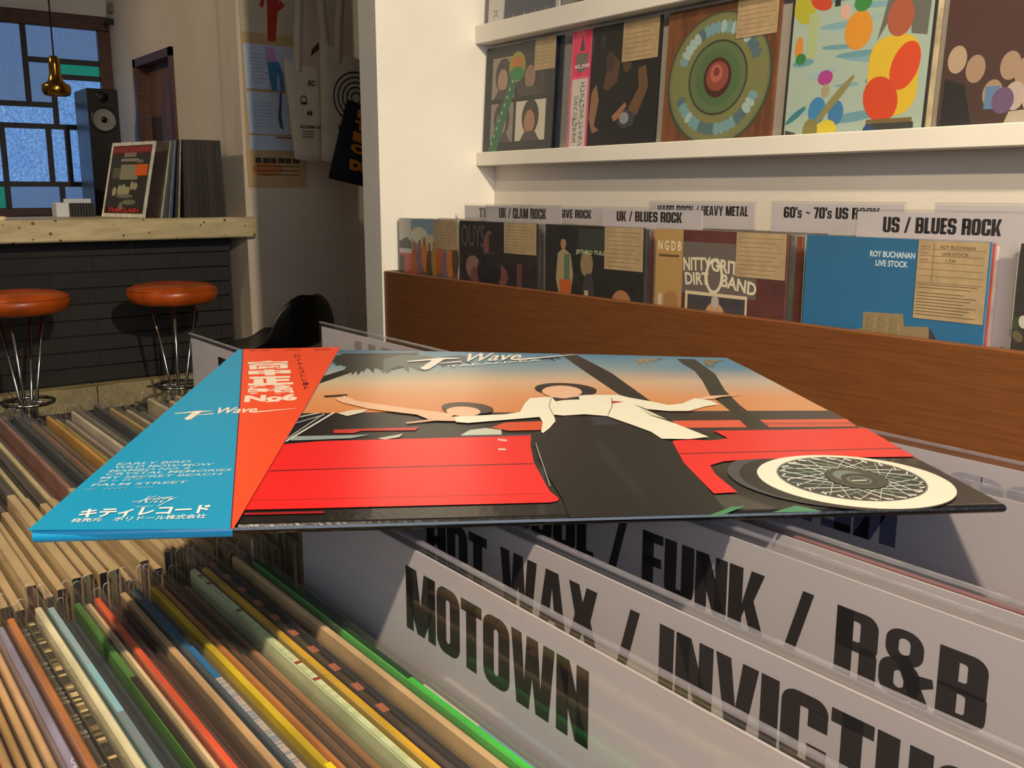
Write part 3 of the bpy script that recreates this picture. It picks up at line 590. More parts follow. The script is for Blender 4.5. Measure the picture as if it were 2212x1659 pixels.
  ('p',[(0.2744,0.0073),(0.2699,0.0201),(0.2693,0.0192),(0.2738,0.0064)],(206,216,208)),
  ('p',[(0.2708,0.0067),(0.2791,0.0198),(0.2789,0.02),(0.2706,0.0069)],(206,216,208)),
  ('p',[(0.2677,0.0076),(0.2674,0.022),(0.2668,0.0212),(0.2671,0.0069)],(120,150,140)),
  ('p',[(0.2641,0.0078),(0.2756,0.0184),(0.2759,0.0192),(0.2643,0.0085)],(206,216,208)),
  ('p',[(0.2614,0.0098),(0.2656,0.0247),(0.265,0.0241),(0.2609,0.0093)],(206,216,208)),
  ('p',[(0.2582,0.0109),(0.2723,0.0182),(0.2728,0.0192),(0.2585,0.0118)],(120,150,140)),
  ('p',[(0.2559,0.0134),(0.2644,0.0277),(0.2642,0.028),(0.2557,0.0136)],(206,216,208)),
  ('p',[(0.2534,0.0156),(0.2693,0.0192),(0.2698,0.0201),(0.2538,0.0165)],(206,216,208)),
  ('p',[(0.2517,0.0186),(0.2641,0.0313),(0.2643,0.0321),(0.2519,0.0194)],(120,150,140)),
  ('p',[(0.2501,0.0217),(0.2669,0.0211),(0.2674,0.0221),(0.2506,0.0227)],(206,216,208)),
  ('p',[(0.2491,0.0251),(0.2649,0.0352),(0.2653,0.0362),(0.2495,0.0261)],(206,216,208)),
  ('p',[(0.2486,0.0287),(0.265,0.0239),(0.2656,0.0249),(0.249,0.0297)],(120,150,140)),
  ('p',[(0.2486,0.0325),(0.2666,0.0389),(0.2671,0.0399),(0.249,0.0335)],(206,216,208)),
  ('p',[(0.249,0.0362),(0.264,0.0274),(0.2646,0.0284),(0.2495,0.0373)],(206,216,208)),
  ('p',[(0.25,0.04),(0.2691,0.0421),(0.2697,0.0432),(0.2505,0.0411)],(120,150,140)),
  ('p',[(0.2515,0.0437),(0.2639,0.0312),(0.2645,0.0322),(0.2521,0.0447)],(206,216,208)),
  ('p',[(0.2535,0.0471),(0.2722,0.0445),(0.2728,0.0456),(0.2541,0.0482)],(206,216,208)),
  ('p',[(0.256,0.0503),(0.2648,0.0352),(0.2654,0.0362),(0.2566,0.0514)],(120,150,140)),
  ('p',[(0.2589,0.0531),(0.2757,0.0458),(0.2763,0.0469),(0.2595,0.0543)],(206,216,208)),
  ('p',[(0.2622,0.0556),(0.2665,0.0389),(0.2672,0.0399),(0.2628,0.0566)],(206,216,208)),
  ('p',[(0.2657,0.0574),(0.2791,0.0459),(0.2798,0.047),(0.2664,0.0586)],(120,150,140)),
  ('p',[(0.2695,0.0589),(0.2691,0.0422),(0.2697,0.0431),(0.2702,0.0599)],(206,216,208)),
  ('p',[(0.2734,0.0596),(0.2823,0.0448),(0.283,0.0459),(0.2741,0.0607)],(206,216,208)),
  ('p',[(0.2774,0.06),(0.2722,0.0447),(0.2728,0.0453),(0.278,0.0606)],(120,150,140)),
  ('p',[(0.2812,0.0592),(0.2849,0.0427),(0.2855,0.0437),(0.2819,0.0603)],(206,216,208)),
  ('p',[(0.2853,0.059),(0.276,0.0467),(0.2759,0.046),(0.2852,0.0583)],(206,216,208)),
  ('p',[(0.2883,0.0565),(0.2866,0.0396),(0.2873,0.0405),(0.289,0.0574)],(120,150,140)),
  ('p',[(0.292,0.0553),(0.2797,0.047),(0.2792,0.0459),(0.2915,0.0542)],(206,216,208)),
  ('p',[(0.2941,0.0517),(0.2875,0.0361),(0.2881,0.0366),(0.2947,0.0522)],(206,216,208)),
  ('p',[(0.2969,0.0494),(0.2829,0.0459),(0.2823,0.0448),(0.2963,0.0483)],(120,150,140)),
  ('p',[(0.2984,0.0457),(0.2877,0.0327),(0.2876,0.0321),(0.2982,0.0451)],(206,216,208)),
  ('p',[(0.2998,0.0423),(0.2855,0.0437),(0.2849,0.0426),(0.2991,0.0412)],(206,216,208)),
  ('p',[(0.3003,0.0384),(0.2867,0.0289),(0.2863,0.028),(0.2998,0.0374)],(120,150,140)),
  ('p',[(0.3004,0.0345),(0.2873,0.0406),(0.2867,0.0395),(0.2997,0.0335)],(206,216,208)),
  ('p',[(0.2998,0.0307),(0.2849,0.0254),(0.2843,0.0244),(0.2992,0.0297)],(206,216,208)),
  ('p',[(0.2989,0.0269),(0.2881,0.0369),(0.2875,0.0358),(0.2982,0.0259)],(120,150,140)),
  ('p',[(0.2973,0.0233),(0.2823,0.0224),(0.2817,0.0215),(0.2967,0.0224)],(206,216,208)),
  ('p',[(0.2965,0.0209),(0.2935,0.0195),(0.2927,0.0181),(0.2957,0.0194)],(230,232,220)),
  ('p',[(0.2925,0.0158),(0.2894,0.0152),(0.2886,0.0138),(0.2916,0.0144)],(230,232,220)),
  ('p',[(0.2876,0.0118),(0.2847,0.012),(0.2838,0.0106),(0.2867,0.0104)],(230,232,220)),
  ('p',[(0.2821,0.009),(0.2794,0.0099),(0.2785,0.0085),(0.2812,0.0076)],(230,232,220)),
  ('p',[(0.2762,0.0075),(0.2739,0.0091),(0.2731,0.0077),(0.2754,0.0061)],(230,232,220)),
  ('p',[(0.2704,0.0073),(0.2685,0.0095),(0.2677,0.0081),(0.2695,0.006)],(230,232,220)),
  ('p',[(0.2647,0.0085),(0.2634,0.0112),(0.2626,0.0098),(0.2639,0.0072)],(230,232,220)),
  ('p',[(0.2596,0.011),(0.2589,0.014),(0.258,0.0127),(0.2587,0.0097)],(230,232,220)),
  ('p',[(0.2552,0.0147),(0.2552,0.0179),(0.2543,0.0167),(0.2543,0.0135)],(230,232,220)),
  ('p',[(0.2517,0.0193),(0.2524,0.0225),(0.2516,0.0216),(0.2509,0.0184)],(230,232,220)),
  ('p',[(0.2494,0.0245),(0.2507,0.0276),(0.2501,0.0274),(0.2488,0.0243)],(230,232,220)),
  ('p',[(0.2482,0.0302),(0.2501,0.0329),(0.2502,0.0339),(0.2482,0.0311)],(230,232,220)),
  ('p',[(0.2486,0.0364),(0.251,0.0386),(0.2515,0.0401),(0.249,0.0378)],(230,232,220)),
  ('p',[(0.2506,0.0426),(0.2535,0.0442),(0.2541,0.0459),(0.2512,0.0443)],(230,232,220)),
  ('p',[(0.2541,0.0485),(0.2572,0.0492),(0.258,0.051),(0.2548,0.0502)],(230,232,220)),
  ('p',[(0.2589,0.0534),(0.2621,0.0532),(0.263,0.055),(0.2597,0.0552)],(230,232,220)),
  ('p',[(0.2648,0.0571),(0.2678,0.056),(0.2687,0.0578),(0.2657,0.059)],(230,232,220)),
  ('p',[(0.2713,0.0592),(0.274,0.0572),(0.275,0.059),(0.2723,0.0611)],(230,232,220)),
  ('p',[(0.2781,0.0596),(0.2801,0.0568),(0.2812,0.0586),(0.2791,0.0614)],(230,232,220)),
  ('p',[(0.2846,0.0582),(0.2859,0.0548),(0.287,0.0565),(0.2857,0.06)],(230,232,220)),
  ('p',[(0.2903,0.0551),(0.2908,0.0513),(0.292,0.0529),(0.2915,0.0567)],(230,232,220)),
  ('p',[(0.295,0.0505),(0.2946,0.0467),(0.2958,0.0481),(0.2962,0.052)],(230,232,220)),
  ('p',[(0.2983,0.045),(0.2971,0.0413),(0.2981,0.0424),(0.2993,0.0461)],(230,232,220)),
  ('p',[(0.3001,0.0391),(0.2982,0.0357),(0.2989,0.0359),(0.3008,0.0393)],(230,232,220)),
  ('p',[(0.3006,0.033),(0.2981,0.0302),(0.298,0.0293),(0.3004,0.0321)],(230,232,220)),
  ('p',[(0.2993,0.0268),(0.2965,0.0247),(0.2958,0.0233),(0.2986,0.0254)],(230,232,220)),
  ('p',[(0.2847,0.0261),(0.2835,0.0244),(0.2822,0.0228),(0.2807,0.0215),(0.2791,0.0205),(0.2774,0.0197),(0.2758,0.0193),(0.2741,0.0191),(0.2725,0.0192),(0.2709,0.0197),(0.2695,0.0204),(0.2682,0.0215),(0.2671,0.0227),(0.2662,0.0242),(0.2655,0.026),(0.2651,0.0278),(0.2649,0.0298),(0.265,0.0319),(0.2653,0.034),(0.266,0.0361),(0.2668,0.0381),(0.2679,0.04),(0.2693,0.0416),(0.2708,0.0431),(0.2724,0.0443),(0.2742,0.0452),(0.276,0.0458),(0.2778,0.046),(0.2795,0.0458),(0.2812,0.0453),(0.2827,0.0445),(0.284,0.0433),(0.2852,0.0419),(0.286,0.0403),(0.2867,0.0384),(0.287,0.0364),(0.2871,0.0343),(0.2869,0.0322),(0.2864,0.0301),(0.2856,0.028)],(52,60,58)),
  ('p',[(0.2802,0.0305),(0.2795,0.0295),(0.2788,0.0286),(0.2779,0.0279),(0.277,0.0273),(0.276,0.0269),(0.275,0.0267),(0.274,0.0267),(0.2731,0.0268),(0.2721,0.0272),(0.2713,0.0277),(0.2705,0.0284),(0.2698,0.0292),(0.2693,0.0302),(0.2689,0.0312),(0.2686,0.0324),(0.2685,0.0336),(0.2686,0.0349),(0.2688,0.0361),(0.2691,0.0373),(0.2697,0.0385),(0.2703,0.0396),(0.2711,0.0405),(0.2719,0.0413),(0.2729,0.0419),(0.2739,0.0424),(0.2749,0.0426),(0.276,0.0427),(0.277,0.0425),(0.2779,0.0422),(0.2788,0.0416),(0.2796,0.0409),(0.2803,0.04),(0.2808,0.039),(0.2812,0.0378),(0.2814,0.0366),(0.2815,0.0354),(0.2814,0.0341),(0.2811,0.0329),(0.2807,0.0317)],(110,130,128)),
  ('p',[(0.2815,0.0269),(0.2807,0.0259),(0.2799,0.0249),(0.279,0.024),(0.278,0.0234),(0.277,0.0228),(0.2759,0.0225),(0.2749,0.0224),(0.2739,0.0224),(0.2729,0.0226),(0.272,0.023),(0.2712,0.0236),(0.2705,0.0244),(0.27,0.0253),(0.2695,0.0263),(0.2693,0.0274),(0.2692,0.0286),(0.2692,0.0299),(0.2695,0.0311),(0.2699,0.0324),(0.2704,0.0336),(0.2711,0.0347),(0.2719,0.0358),(0.2729,0.0367),(0.2739,0.0374),(0.2749,0.038),(0.276,0.0383),(0.2771,0.0385),(0.2782,0.0385),(0.2792,0.0382),(0.2801,0.0378),(0.281,0.0372),(0.2817,0.0363),(0.2822,0.0354),(0.2826,0.0343),(0.2828,0.0331),(0.2829,0.0319),(0.2828,0.0306),(0.2825,0.0294),(0.282,0.0281)],(34,40,38)),
  ('p',[(0.2797,0.0277),(0.2792,0.0269),(0.2786,0.0263),(0.278,0.0257),(0.2773,0.0253),(0.2766,0.0249),(0.2759,0.0247),(0.2751,0.0246),(0.2744,0.0246),(0.2737,0.0247),(0.2731,0.025),(0.2725,0.0253),(0.272,0.0258),(0.2715,0.0264),(0.2712,0.027),(0.271,0.0278),(0.2709,0.0285),(0.2709,0.0293),(0.271,0.0301),(0.2713,0.031),(0.2716,0.0317),(0.2721,0.0325),(0.2726,0.0331),(0.2733,0.0337),(0.274,0.0342),(0.2747,0.0346),(0.2755,0.0348),(0.2762,0.035),(0.277,0.035),(0.2777,0.0348),(0.2784,0.0346),(0.279,0.0342),(0.2795,0.0337),(0.2799,0.0331),(0.2802,0.0324),(0.2804,0.0317),(0.2805,0.0309),(0.2805,0.03),(0.2803,0.0292),(0.28,0.0284)],(96,120,110)),
  ('p',[(0.2786,0.0277),(0.2783,0.0272),(0.2778,0.0267),(0.2774,0.0263),(0.2769,0.026),(0.2763,0.0257),(0.2758,0.0256),(0.2752,0.0256),(0.2747,0.0256),(0.2741,0.0258),(0.2737,0.0261),(0.2732,0.0264),(0.2729,0.0268),(0.2725,0.0273),(0.2723,0.0279),(0.2722,0.0285),(0.2721,0.0291),(0.2721,0.0298),(0.2722,0.0304),(0.2724,0.0311),(0.2727,0.0317),(0.2731,0.0322),(0.2735,0.0327),(0.2739,0.0331),(0.2745,0.0335),(0.275,0.0337),(0.2756,0.0339),(0.2761,0.0339),(0.2767,0.0338),(0.2772,0.0337),(0.2777,0.0334),(0.2782,0.033),(0.2785,0.0326),(0.2788,0.0321),(0.2791,0.0315),(0.2792,0.0309),(0.2793,0.0303),(0.2792,0.0296),(0.2791,0.029),(0.2789,0.0283)],(46,58,54)),
  ('p',[(0.2722,0.0288),(0.2782,0.0289),(0.2788,0.0301),(0.2728,0.0299)],(220,230,215)),
  ('p',[(0.1804,0.1782),(0.1919,0.1812),(0.2101,0.1852),(0.2278,0.1848),(0.2317,0.1778),(0.24,0.1686),(0.2462,0.1598),(0.2539,0.1627),(0.2656,0.1756),(0.2716,0.1698),(0.2724,0.16),(0.2637,0.156),(0.2518,0.1462),(0.2425,0.1465),(0.2326,0.1509),(0.2295,0.1614),(0.2301,0.1372),(0.2359,0.123),(0.2429,0.0962),(0.2328,0.0928),(0.2212,0.0942),(0.2204,0.1064),(0.2164,0.1177),(0.2091,0.1371),(0.1994,0.1413),(0.1887,0.1389),(0.1846,0.141),(0.1827,0.1281),(0.1773,0.1152),(0.1726,0.1063),(0.1723,0.1088),(0.1765,0.1266),(0.177,0.1366),(0.1431,0.1263),(0.1378,0.1283),(0.1386,0.1391),(0.1625,0.1428),(0.1698,0.1473),(0.1757,0.1664)],(250,248,226)),
  ('p',[(0.1913,0.1792),(0.1858,0.1586),(0.1863,0.1588),(0.1916,0.1787)],(150,146,130)),
  ('p',[(0.1858,0.1586),(0.1839,0.1387),(0.1844,0.1394),(0.1863,0.1588)],(150,146,130)),
  ('p',[(0.222,0.178),(0.2168,0.1579),(0.2172,0.1574),(0.2226,0.1781)],(168,152,120)),
  ('p',[(0.2168,0.1579),(0.2098,0.1395),(0.21,0.1385),(0.2172,0.1574)],(168,152,120)),
  ('p',[(0.2202,0.1703),(0.226,0.168),(0.2187,0.1639)],(190,30,34)),
  ('p',[(0.2294,0.1604),(0.2321,0.1479),(0.2352,0.1294),(0.2304,0.1382)],(230,222,190)),
  ('p',[(0.2191,0.1956),(0.2183,0.1932),(0.2171,0.1909),(0.2156,0.1888),(0.2138,0.187),(0.2118,0.1856),(0.2096,0.1845),(0.2072,0.1837),(0.2048,0.1834),(0.2023,0.1834),(0.1999,0.1838),(0.1975,0.1846),(0.1953,0.1857),(0.1933,0.1872),(0.1915,0.189),(0.19,0.1911),(0.1888,0.1934),(0.188,0.1959),(0.1875,0.1984),(0.1874,0.2011),(0.1877,0.2037),(0.1884,0.2062),(0.1894,0.2086),(0.1909,0.2109),(0.1926,0.2128),(0.1947,0.2144),(0.197,0.2157),(0.1995,0.2166),(0.202,0.217),(0.2046,0.217),(0.2072,0.2166),(0.2097,0.2157),(0.2121,0.2144),(0.2142,0.2128),(0.216,0.2108),(0.2175,0.2086),(0.2186,0.2061),(0.2193,0.2035),(0.2197,0.2009),(0.2196,0.1982)],(34,22,22)),
  ('p',[(0.2104,0.1923),(0.2097,0.1899),(0.2087,0.1876),(0.2076,0.1856),(0.2063,0.1837),(0.2049,0.1821),(0.2033,0.1807),(0.2017,0.1797),(0.2001,0.1791),(0.1984,0.1787),(0.1969,0.1788),(0.1953,0.1792),(0.1939,0.1799),(0.1927,0.181),(0.1916,0.1824),(0.1907,0.1841),(0.1901,0.186),(0.1897,0.1881),(0.1895,0.1904),(0.1896,0.1927),(0.1899,0.1952),(0.1905,0.1976),(0.1914,0.1999),(0.1925,0.2021),(0.1938,0.2041),(0.1952,0.2059),(0.1968,0.2073),(0.1985,0.2085),(0.2002,0.2092),(0.202,0.2096),(0.2036,0.2096),(0.2053,0.2091),(0.2067,0.2083),(0.208,0.2071),(0.2091,0.2056),(0.21,0.2038),(0.2106,0.2017),(0.211,0.1995),(0.211,0.1971),(0.2108,0.1947)],(242,196,160)),
  ('p',[(0.1921,0.1834),(0.2041,0.1831),(0.1994,0.1754),(0.194,0.1755)],(242,196,160)),
  ('p',[(0.1919,0.1801),(0.1973,0.1765),(0.2062,0.1819),(0.2048,0.1741),(0.1975,0.1732),(0.1917,0.1701)],(40,30,40)),
  ('p',[(0.2671,0.1756),(0.2749,0.1811),(0.2977,0.184),(0.2815,0.1786),(0.2743,0.1731),(0.269,0.1721)],(242,196,160)),
  ('p',[(0.1155,0.1284),(0.1292,0.1349),(0.1386,0.1391),(0.138,0.13),(0.1289,0.1313),(0.1164,0.1266)],(242,196,160)),
  ('p',[(0.0844,0.1799),(0.0895,0.1863),(0.0949,0.1743),(0.1182,0.1571),(0.1305,0.1498),(0.1395,0.1437),(0.1356,0.1364),(0.1261,0.1341),(0.1216,0.1435),(0.1011,0.1558),(0.0884,0.1703)],(242,196,160)),
  ('p',[(0.0795,0.184),(0.0906,0.187),(0.0906,0.1901),(0.0794,0.187)],(60,36,30)),
  ('p',[(0.1582,0.1527),(0.1578,0.1508),(0.1571,0.1491),(0.1561,0.1475),(0.1549,0.1462),(0.1535,0.1451),(0.152,0.1443),(0.1503,0.1438),(0.1485,0.1435),(0.1467,0.1436),(0.1449,0.144),(0.1431,0.1446),(0.1414,0.1456),(0.1398,0.1468),(0.1383,0.1482),(0.1371,0.1498),(0.136,0.1516),(0.1352,0.1535),(0.1347,0.1555),(0.1344,0.1575),(0.1345,0.1595),(0.1348,0.1615),(0.1354,0.1633),(0.1363,0.1649),(0.1375,0.1664),(0.1389,0.1676),(0.1405,0.1685),(0.1422,0.1691),(0.1441,0.1693),(0.146,0.1693),(0.1479,0.1689),(0.1498,0.1682),(0.1516,0.1671),(0.1533,0.1658),(0.1547,0.1643),(0.156,0.1626),(0.157,0.1607),(0.1577,0.1587),(0.1582,0.1567),(0.1583,0.1547)],(70,48,42)),
  ('p',[(0.1514,0.148),(0.1511,0.1465),(0.1506,0.145),(0.15,0.1436),(0.1492,0.1424),(0.1482,0.1414),(0.1472,0.1405),(0.146,0.1399),(0.1449,0.1395),(0.1436,0.1393),(0.1424,0.1394),(0.1412,0.1397),(0.1401,0.1402),(0.1391,0.141),(0.1381,0.142),(0.1373,0.1431),(0.1367,0.1444),(0.1362,0.1459),(0.1358,0.1474),(0.1357,0.149),(0.1358,0.1506),(0.136,0.1522),(0.1365,0.1537),(0.1371,0.1551),(0.1379,0.1564),(0.1388,0.1575),(0.1399,0.1584),(0.1411,0.1591),(0.1423,0.1596),(0.1436,0.1598),(0.1448,0.1597),(0.1461,0.1593),(0.1472,0.1588),(0.1483,0.1579),(0.1493,0.1569),(0.1501,0.1557),(0.1507,0.1543),(0.1512,0.1528),(0.1515,0.1512),(0.1516,0.1496)],(242,196,160)),
  ('p',[(0.2033,-0.0056),(0.2155,0.0033),(0.2206,0.0039),(0.2091,-0.0047)],(66,140,96)),
  ('p',[(0.2268,-0.0033),(0.2382,0.003),(0.2441,-0.0033),(0.2431,-0.0037)],(56,140,100)),
  ('p',[(0.126,0.2833),(0.1467,0.2916),(0.1473,0.2985),(0.1261,0.2866)],(250,244,232)),
  ('p',[(0.1467,0.2916),(0.158,0.2951),(0.1583,0.2974),(0.1473,0.2985)],(250,244,232)),
  ('p',[(0.1481,0.2985),(0.142,0.2922),(0.132,0.2618),(0.1338,0.2567),(0.137,0.2597),(0.1502,0.2962)],(250,244,232)),
  ('p',[(0.1446,0.2773),(0.1582,0.2828),(0.1587,0.2872),(0.1447,0.2795)],(250,244,232)),
  ('t', 'Wave', (0.1599, 0.2839), (0.1956, 0.2906), (0.1663, 0.314), (250, 244, 232), 0.02, 0.25),
  ('p',[(0.192,0.2884),(0.2107,0.2979),(0.2115,0.302),(0.1929,0.294)],(250,244,232)),
  ('p',[(0.2107,0.2979),(0.2341,0.3102),(0.2345,0.3117),(0.2115,0.302)],(250,244,232)),
  ('t', 'TAKANAKA', (0.1484, 0.2657), (0.2076, 0.2879), (0.149, 0.2714), (250, 244, 232), 0.02, 0),
 ],
 'obi': [
  ('p',[(-0.0006,-0.0015),(0.0565,-0.0052),(0.0426,0.1541),(0.027,0.3289),(0.0243,0.328)],(24,160,208)),
  ('p',[(0.0565,-0.0052),(0.0572,-0.0053),(0.0865,0.3381),(0.027,0.3289),(0.0426,0.1541)],(250,84,44)),
  ('p',[(0.0567,-0.0053),(0.0429,0.154),(0.0423,0.1542),(0.0563,-0.0052)],(120,40,60)),
  ('p',[(0.0429,0.154),(0.0274,0.3279),(0.0267,0.3281),(0.0423,0.1542)],(120,40,60)),
  ('t', '高', (0.0367, 0.2575), (0.059, 0.2613), (0.034, 0.2844), (255, 236, 214), 0.075, 0),
  ('t', '中', (0.0388, 0.2383), (0.061, 0.2417), (0.0369, 0.2561), (255, 236, 214), 0.075, 0),
  ('t', '正', (0.041, 0.2117), (0.0634, 0.2148), (0.0386, 0.2356), (255, 236, 214), 0.075, 0),
  ('t', '義', (0.0429, 0.1876), (0.0653, 0.1904), (0.0404, 0.2117), (255, 236, 214), 0.075, 0),
  ('t', 'No6', (0.0429, 0.1718), (0.0671, 0.1752), (0.042, 0.1877), (255, 236, 214), 0.05, 0),
  ('p',[(0.0531,0.1713),(0.0591,0.1731),(0.0589,0.1756),(0.0528,0.1737)],(255,236,214)),
  ('t', 'MKF 1043', (0.0316, 0.3209), (0.0437, 0.3228), (0.0312, 0.3254), (120, 20, 20), 0.01, 0),
  ('t', 'STEREO', (0.0518, 0.3229), (0.0629, 0.3249), (0.0515, 0.3274), (120, 20, 20), 0.01, 0),
  ('t', '¥2,500', (0.0709, 0.3241), (0.0802, 0.3251), (0.0707, 0.3295), (120, 20, 20), 0.01, 0),
  ('t', 'ロ', (0.0598, 0.2973), (0.063, 0.2973), (0.0592, 0.3082), (120, 20, 20), 0.02, 0),
  ('t', 'イ', (0.0611, 0.2835), (0.0643, 0.2835), (0.0606, 0.2939), (120, 20, 20), 0.02, 0),
  ('t', 'ヤ', (0.0624, 0.2703), (0.0655, 0.2702), (0.062, 0.2802), (120, 20, 20), 0.02, 0),
  ('t', 'ル', (0.0637, 0.2576), (0.0667, 0.2576), (0.0633, 0.2671), (120, 20, 20), 0.02, 0),
  ('t', 'ス', (0.0649, 0.2455), (0.0679, 0.2455), (0.0645, 0.2546), (120, 20, 20), 0.02, 0),
  ('t', 'ト', (0.066, 0.2339), (0.069, 0.2339), (0.0657, 0.2426), (120, 20, 20), 0.02, 0),
  ('t', 'レ', (0.0671, 0.2228), (0.07, 0.2227), (0.0668, 0.2311), (120, 20, 20), 0.02, 0),
  ('t', 'ー', (0.0682, 0.2121), (0.071, 0.2121), (0.0679, 0.2201), (120, 20, 20), 0.02, 0),
  ('t', 'ト', (0.0692, 0.2018), (0.072, 0.2018), (0.0689, 0.2096), (120, 20, 20), 0.02, 0),
  ('p',[(0.0159,0.1479),(0.0256,0.1511),(0.0251,0.154),(0.0156,0.1493)],(255,236,214)),
  ('p',[(0.0256,0.1511),(0.031,0.1523),(0.0308,0.1533),(0.0251,0.154)],(255,236,214)),
  ('p',[(0.0256,0.154),(0.0232,0.1514),(0.0212,0.1382),(0.0227,0.1359),(0.0241,0.1372),(0.0269,0.153)],(255,236,214)),
  ('p',[(0.0261,0.1449),(0.0325,0.147),(0.0322,0.1489),(0.0259,0.1458)],(255,236,214)),
  ('t', 'Wave', (0.0332, 0.1474), (0.0505, 0.1496), (0.033, 0.1601), (255, 236, 214), 0.02, 0.25),
  ('p',[(0.049,0.1487),(0.0572,0.1524),(0.057,0.1541),(0.0487,0.1511)],(255,236,214)),
  ('p',[(0.0572,0.1524),(0.0671,0.1571),(0.0671,0.1577),(0.057,0.1541)],(255,236,214)),
  ('t', 'EARLY BIRD', (0.009, 0.0656), (0.0339, 0.0676), (0.0095, 0.0687), (205, 232, 238), 0.01, 0),
  ('t', 'WILD MOW-MOW', (0.0089, 0.0614), (0.0423, 0.0634), (0.0094, 0.0645), (205, 232, 238), 0.01, 0),
  ('t', 'MAMBO NO. 6', (0.0084, 0.0569), (0.0351, 0.0591), (0.0089, 0.0599), (205, 232, 238), 0.01, 0),
  ('t', 'CRYSTAL MEMORIES', (0.0081, 0.0529), (0.0496, 0.0558), (0.0086, 0.0559), (205, 232, 238), 0.01, 0),
  ('t', 'MY SECRET BEACH', (0.0074, 0.0486), (0.0467, 0.0508), (0.0079, 0.0514), (205, 232, 238), 0.01, 0),
  ('t', '空 ト ロ ン', (0.0076, 0.0448), (0.0213, 0.0465), (0.008, 0.0474), (205, 232, 238), 0.01, 0),
  ('t', 'PALM STREET', (0.0065, 0.0402), (0.0367, 0.0417), (0.007, 0.0431), (205, 232, 238), 0.01, 0),
  ('p',[(0.0055,0.0373),(0.0063,0.0356),(0.0062,0.0362),(0.0056,0.0377)],(150,205,222)),
  ('p',[(0.0063,0.0356),(0.0062,0.0372),(0.006,0.0378),(0.0062,0.0362)],(150,205,222)),
  ('p',[(0.0062,0.0372),(0.0069,0.0356),(0.0067,0.0362),(0.006,0.0378)],(150,205,222)),
  ('p',[(0.0069,0.0356),(0.0068,0.0372),(0.0066,0.0379),(0.0067,0.0362)],(150,205,222)),
  ('p',[(0.0068,0.0372),(0.0075,0.0356),(0.0073,0.0362),(0.0066,0.0379)],(150,205,222)),
  ('p',[(0.0075,0.0356),(0.0074,0.0373),(0.0072,0.0379),(0.0073,0.0362)],(150,205,222)),
  ('p',[(0.0074,0.0373),(0.0081,0.0357),(0.0079,0.0363),(0.0072,0.0379)],(150,205,222)),
  ('p',[(0.0081,0.0357),(0.008,0.0373),(0.0078,0.0379),(0.0079,0.0363)],(150,205,222)),
  ('p',[(0.008,0.0373),(0.0087,0.0357),(0.0085,0.0363),(0.0078,0.0379)],(150,205,222)),
  ('p',[(0.0087,0.0357),(0.0086,0.0375),(0.0084,0.0378),(0.0085,0.0363)],(150,205,222)),
  ('p',[(0.011,0.0375),(0.0121,0.0359),(0.012,0.0365),(0.0109,0.038)],(150,205,222)),
  ('p',[(0.0121,0.0359),(0.0125,0.0375),(0.0124,0.0382),(0.012,0.0365)],(150,205,222)),
  ('p',[(0.0125,0.0375),(0.0136,0.0359),(0.0135,0.0365),(0.0124,0.0382)],(150,205,222)),
  ('p',[(0.0136,0.0359),(0.014,0.0376),(0.0139,0.0382),(0.0135,0.0365)],(150,205,222)),
  ('p',[(0.014,0.0376),(0.0152,0.036),(0.015,0.0366),(0.0139,0.0382)],(150,205,222)),
  ('p',[(0.0152,0.036),(0.0156,0.0377),(0.0154,0.0383),(0.015,0.0366)],(150,205,222)),
  ('p',[(0.0156,0.0377),(0.0167,0.0361),(0.0165,0.0367),(0.0154,0.0383)],(150,205,222)),
  ('p',[(0.0167,0.0361),(0.0171,0.0378),(0.0169,0.0384),(0.0165,0.0367)],(150,205,222)),
  ('p',[(0.0171,0.0378),(0.0182,0.0362),(0.018,0.0368),(0.0169,0.0384)],(150,205,222)),
  ('p',[(0.0182,0.0362),(0.0186,0.0379),(0.0184,0.0384),(0.018,0.0368)],(150,205,222)),
  ('p',[(0.0211,0.0381),(0.0221,0.0364),(0.022,0.037),(0.0211,0.0385)],(150,205,222)),
  ('p',[(0.0221,0.0364),(0.0223,0.038),(0.0222,0.0387),(0.022,0.037)],(150,205,222)),
  ('p',[(0.0223,0.038),(0.0232,0.0364),(0.0231,0.037),(0.0222,0.0387)],(150,205,222)),
  ('p',[(0.0232,0.0364),(0.0235,0.0381),(0.0233,0.0387),(0.0231,0.037)],(150,205,222)),
  ('p',[(0.0235,0.0381),(0.0243,0.0365),(0.0242,0.0371),(0.0233,0.0387)],(150,205,222)),
  ('p',[(0.0243,0.0365),(0.0246,0.0382),(0.0245,0.0388),(0.0242,0.0371)],(150,205,222)),
  ('p',[(0.0246,0.0382),(0.0255,0.0365),(0.0253,0.0371),(0.0245,0.0388)],(150,205,222)),
  ('p',[(0.0255,0.0365),(0.0257,0.0382),(0.0256,0.0389),(0.0253,0.0371)],(150,205,222)),
  ('p',[(0.0257,0.0382),(0.0266,0.0366),(0.0265,0.0372),(0.0256,0.0389)],(150,205,222)),
  ('p',[(0.0266,0.0366),(0.0269,0.0383),(0.0267,0.0388),(0.0265,0.0372)],(150,205,222)),
  ('t', 'Kitty', (0.0248, 0.0179), (0.0352, 0.0185), (0.0265, 0.0277), (205, 232, 238), 0.0, 0.3),
  ('p',[(0.0235,0.0214),(0.0291,0.0243),(0.029,0.0249),(0.0234,0.0221)],(205,232,238)),
  ('p',[(0.0291,0.0243),(0.035,0.0262),(0.0349,0.0269),(0.029,0.0249)],(205,232,238)),
  ('p',[(0.032,0.0162),(0.0353,0.0248),(0.0351,0.0254),(0.0318,0.0168)],(205,232,238)),
  ('t', 'RECORDS', (0.0255, 0.0161), (0.0305, 0.0166), (0.0256, 0.0174), (205, 232, 238), 0.0, 0),
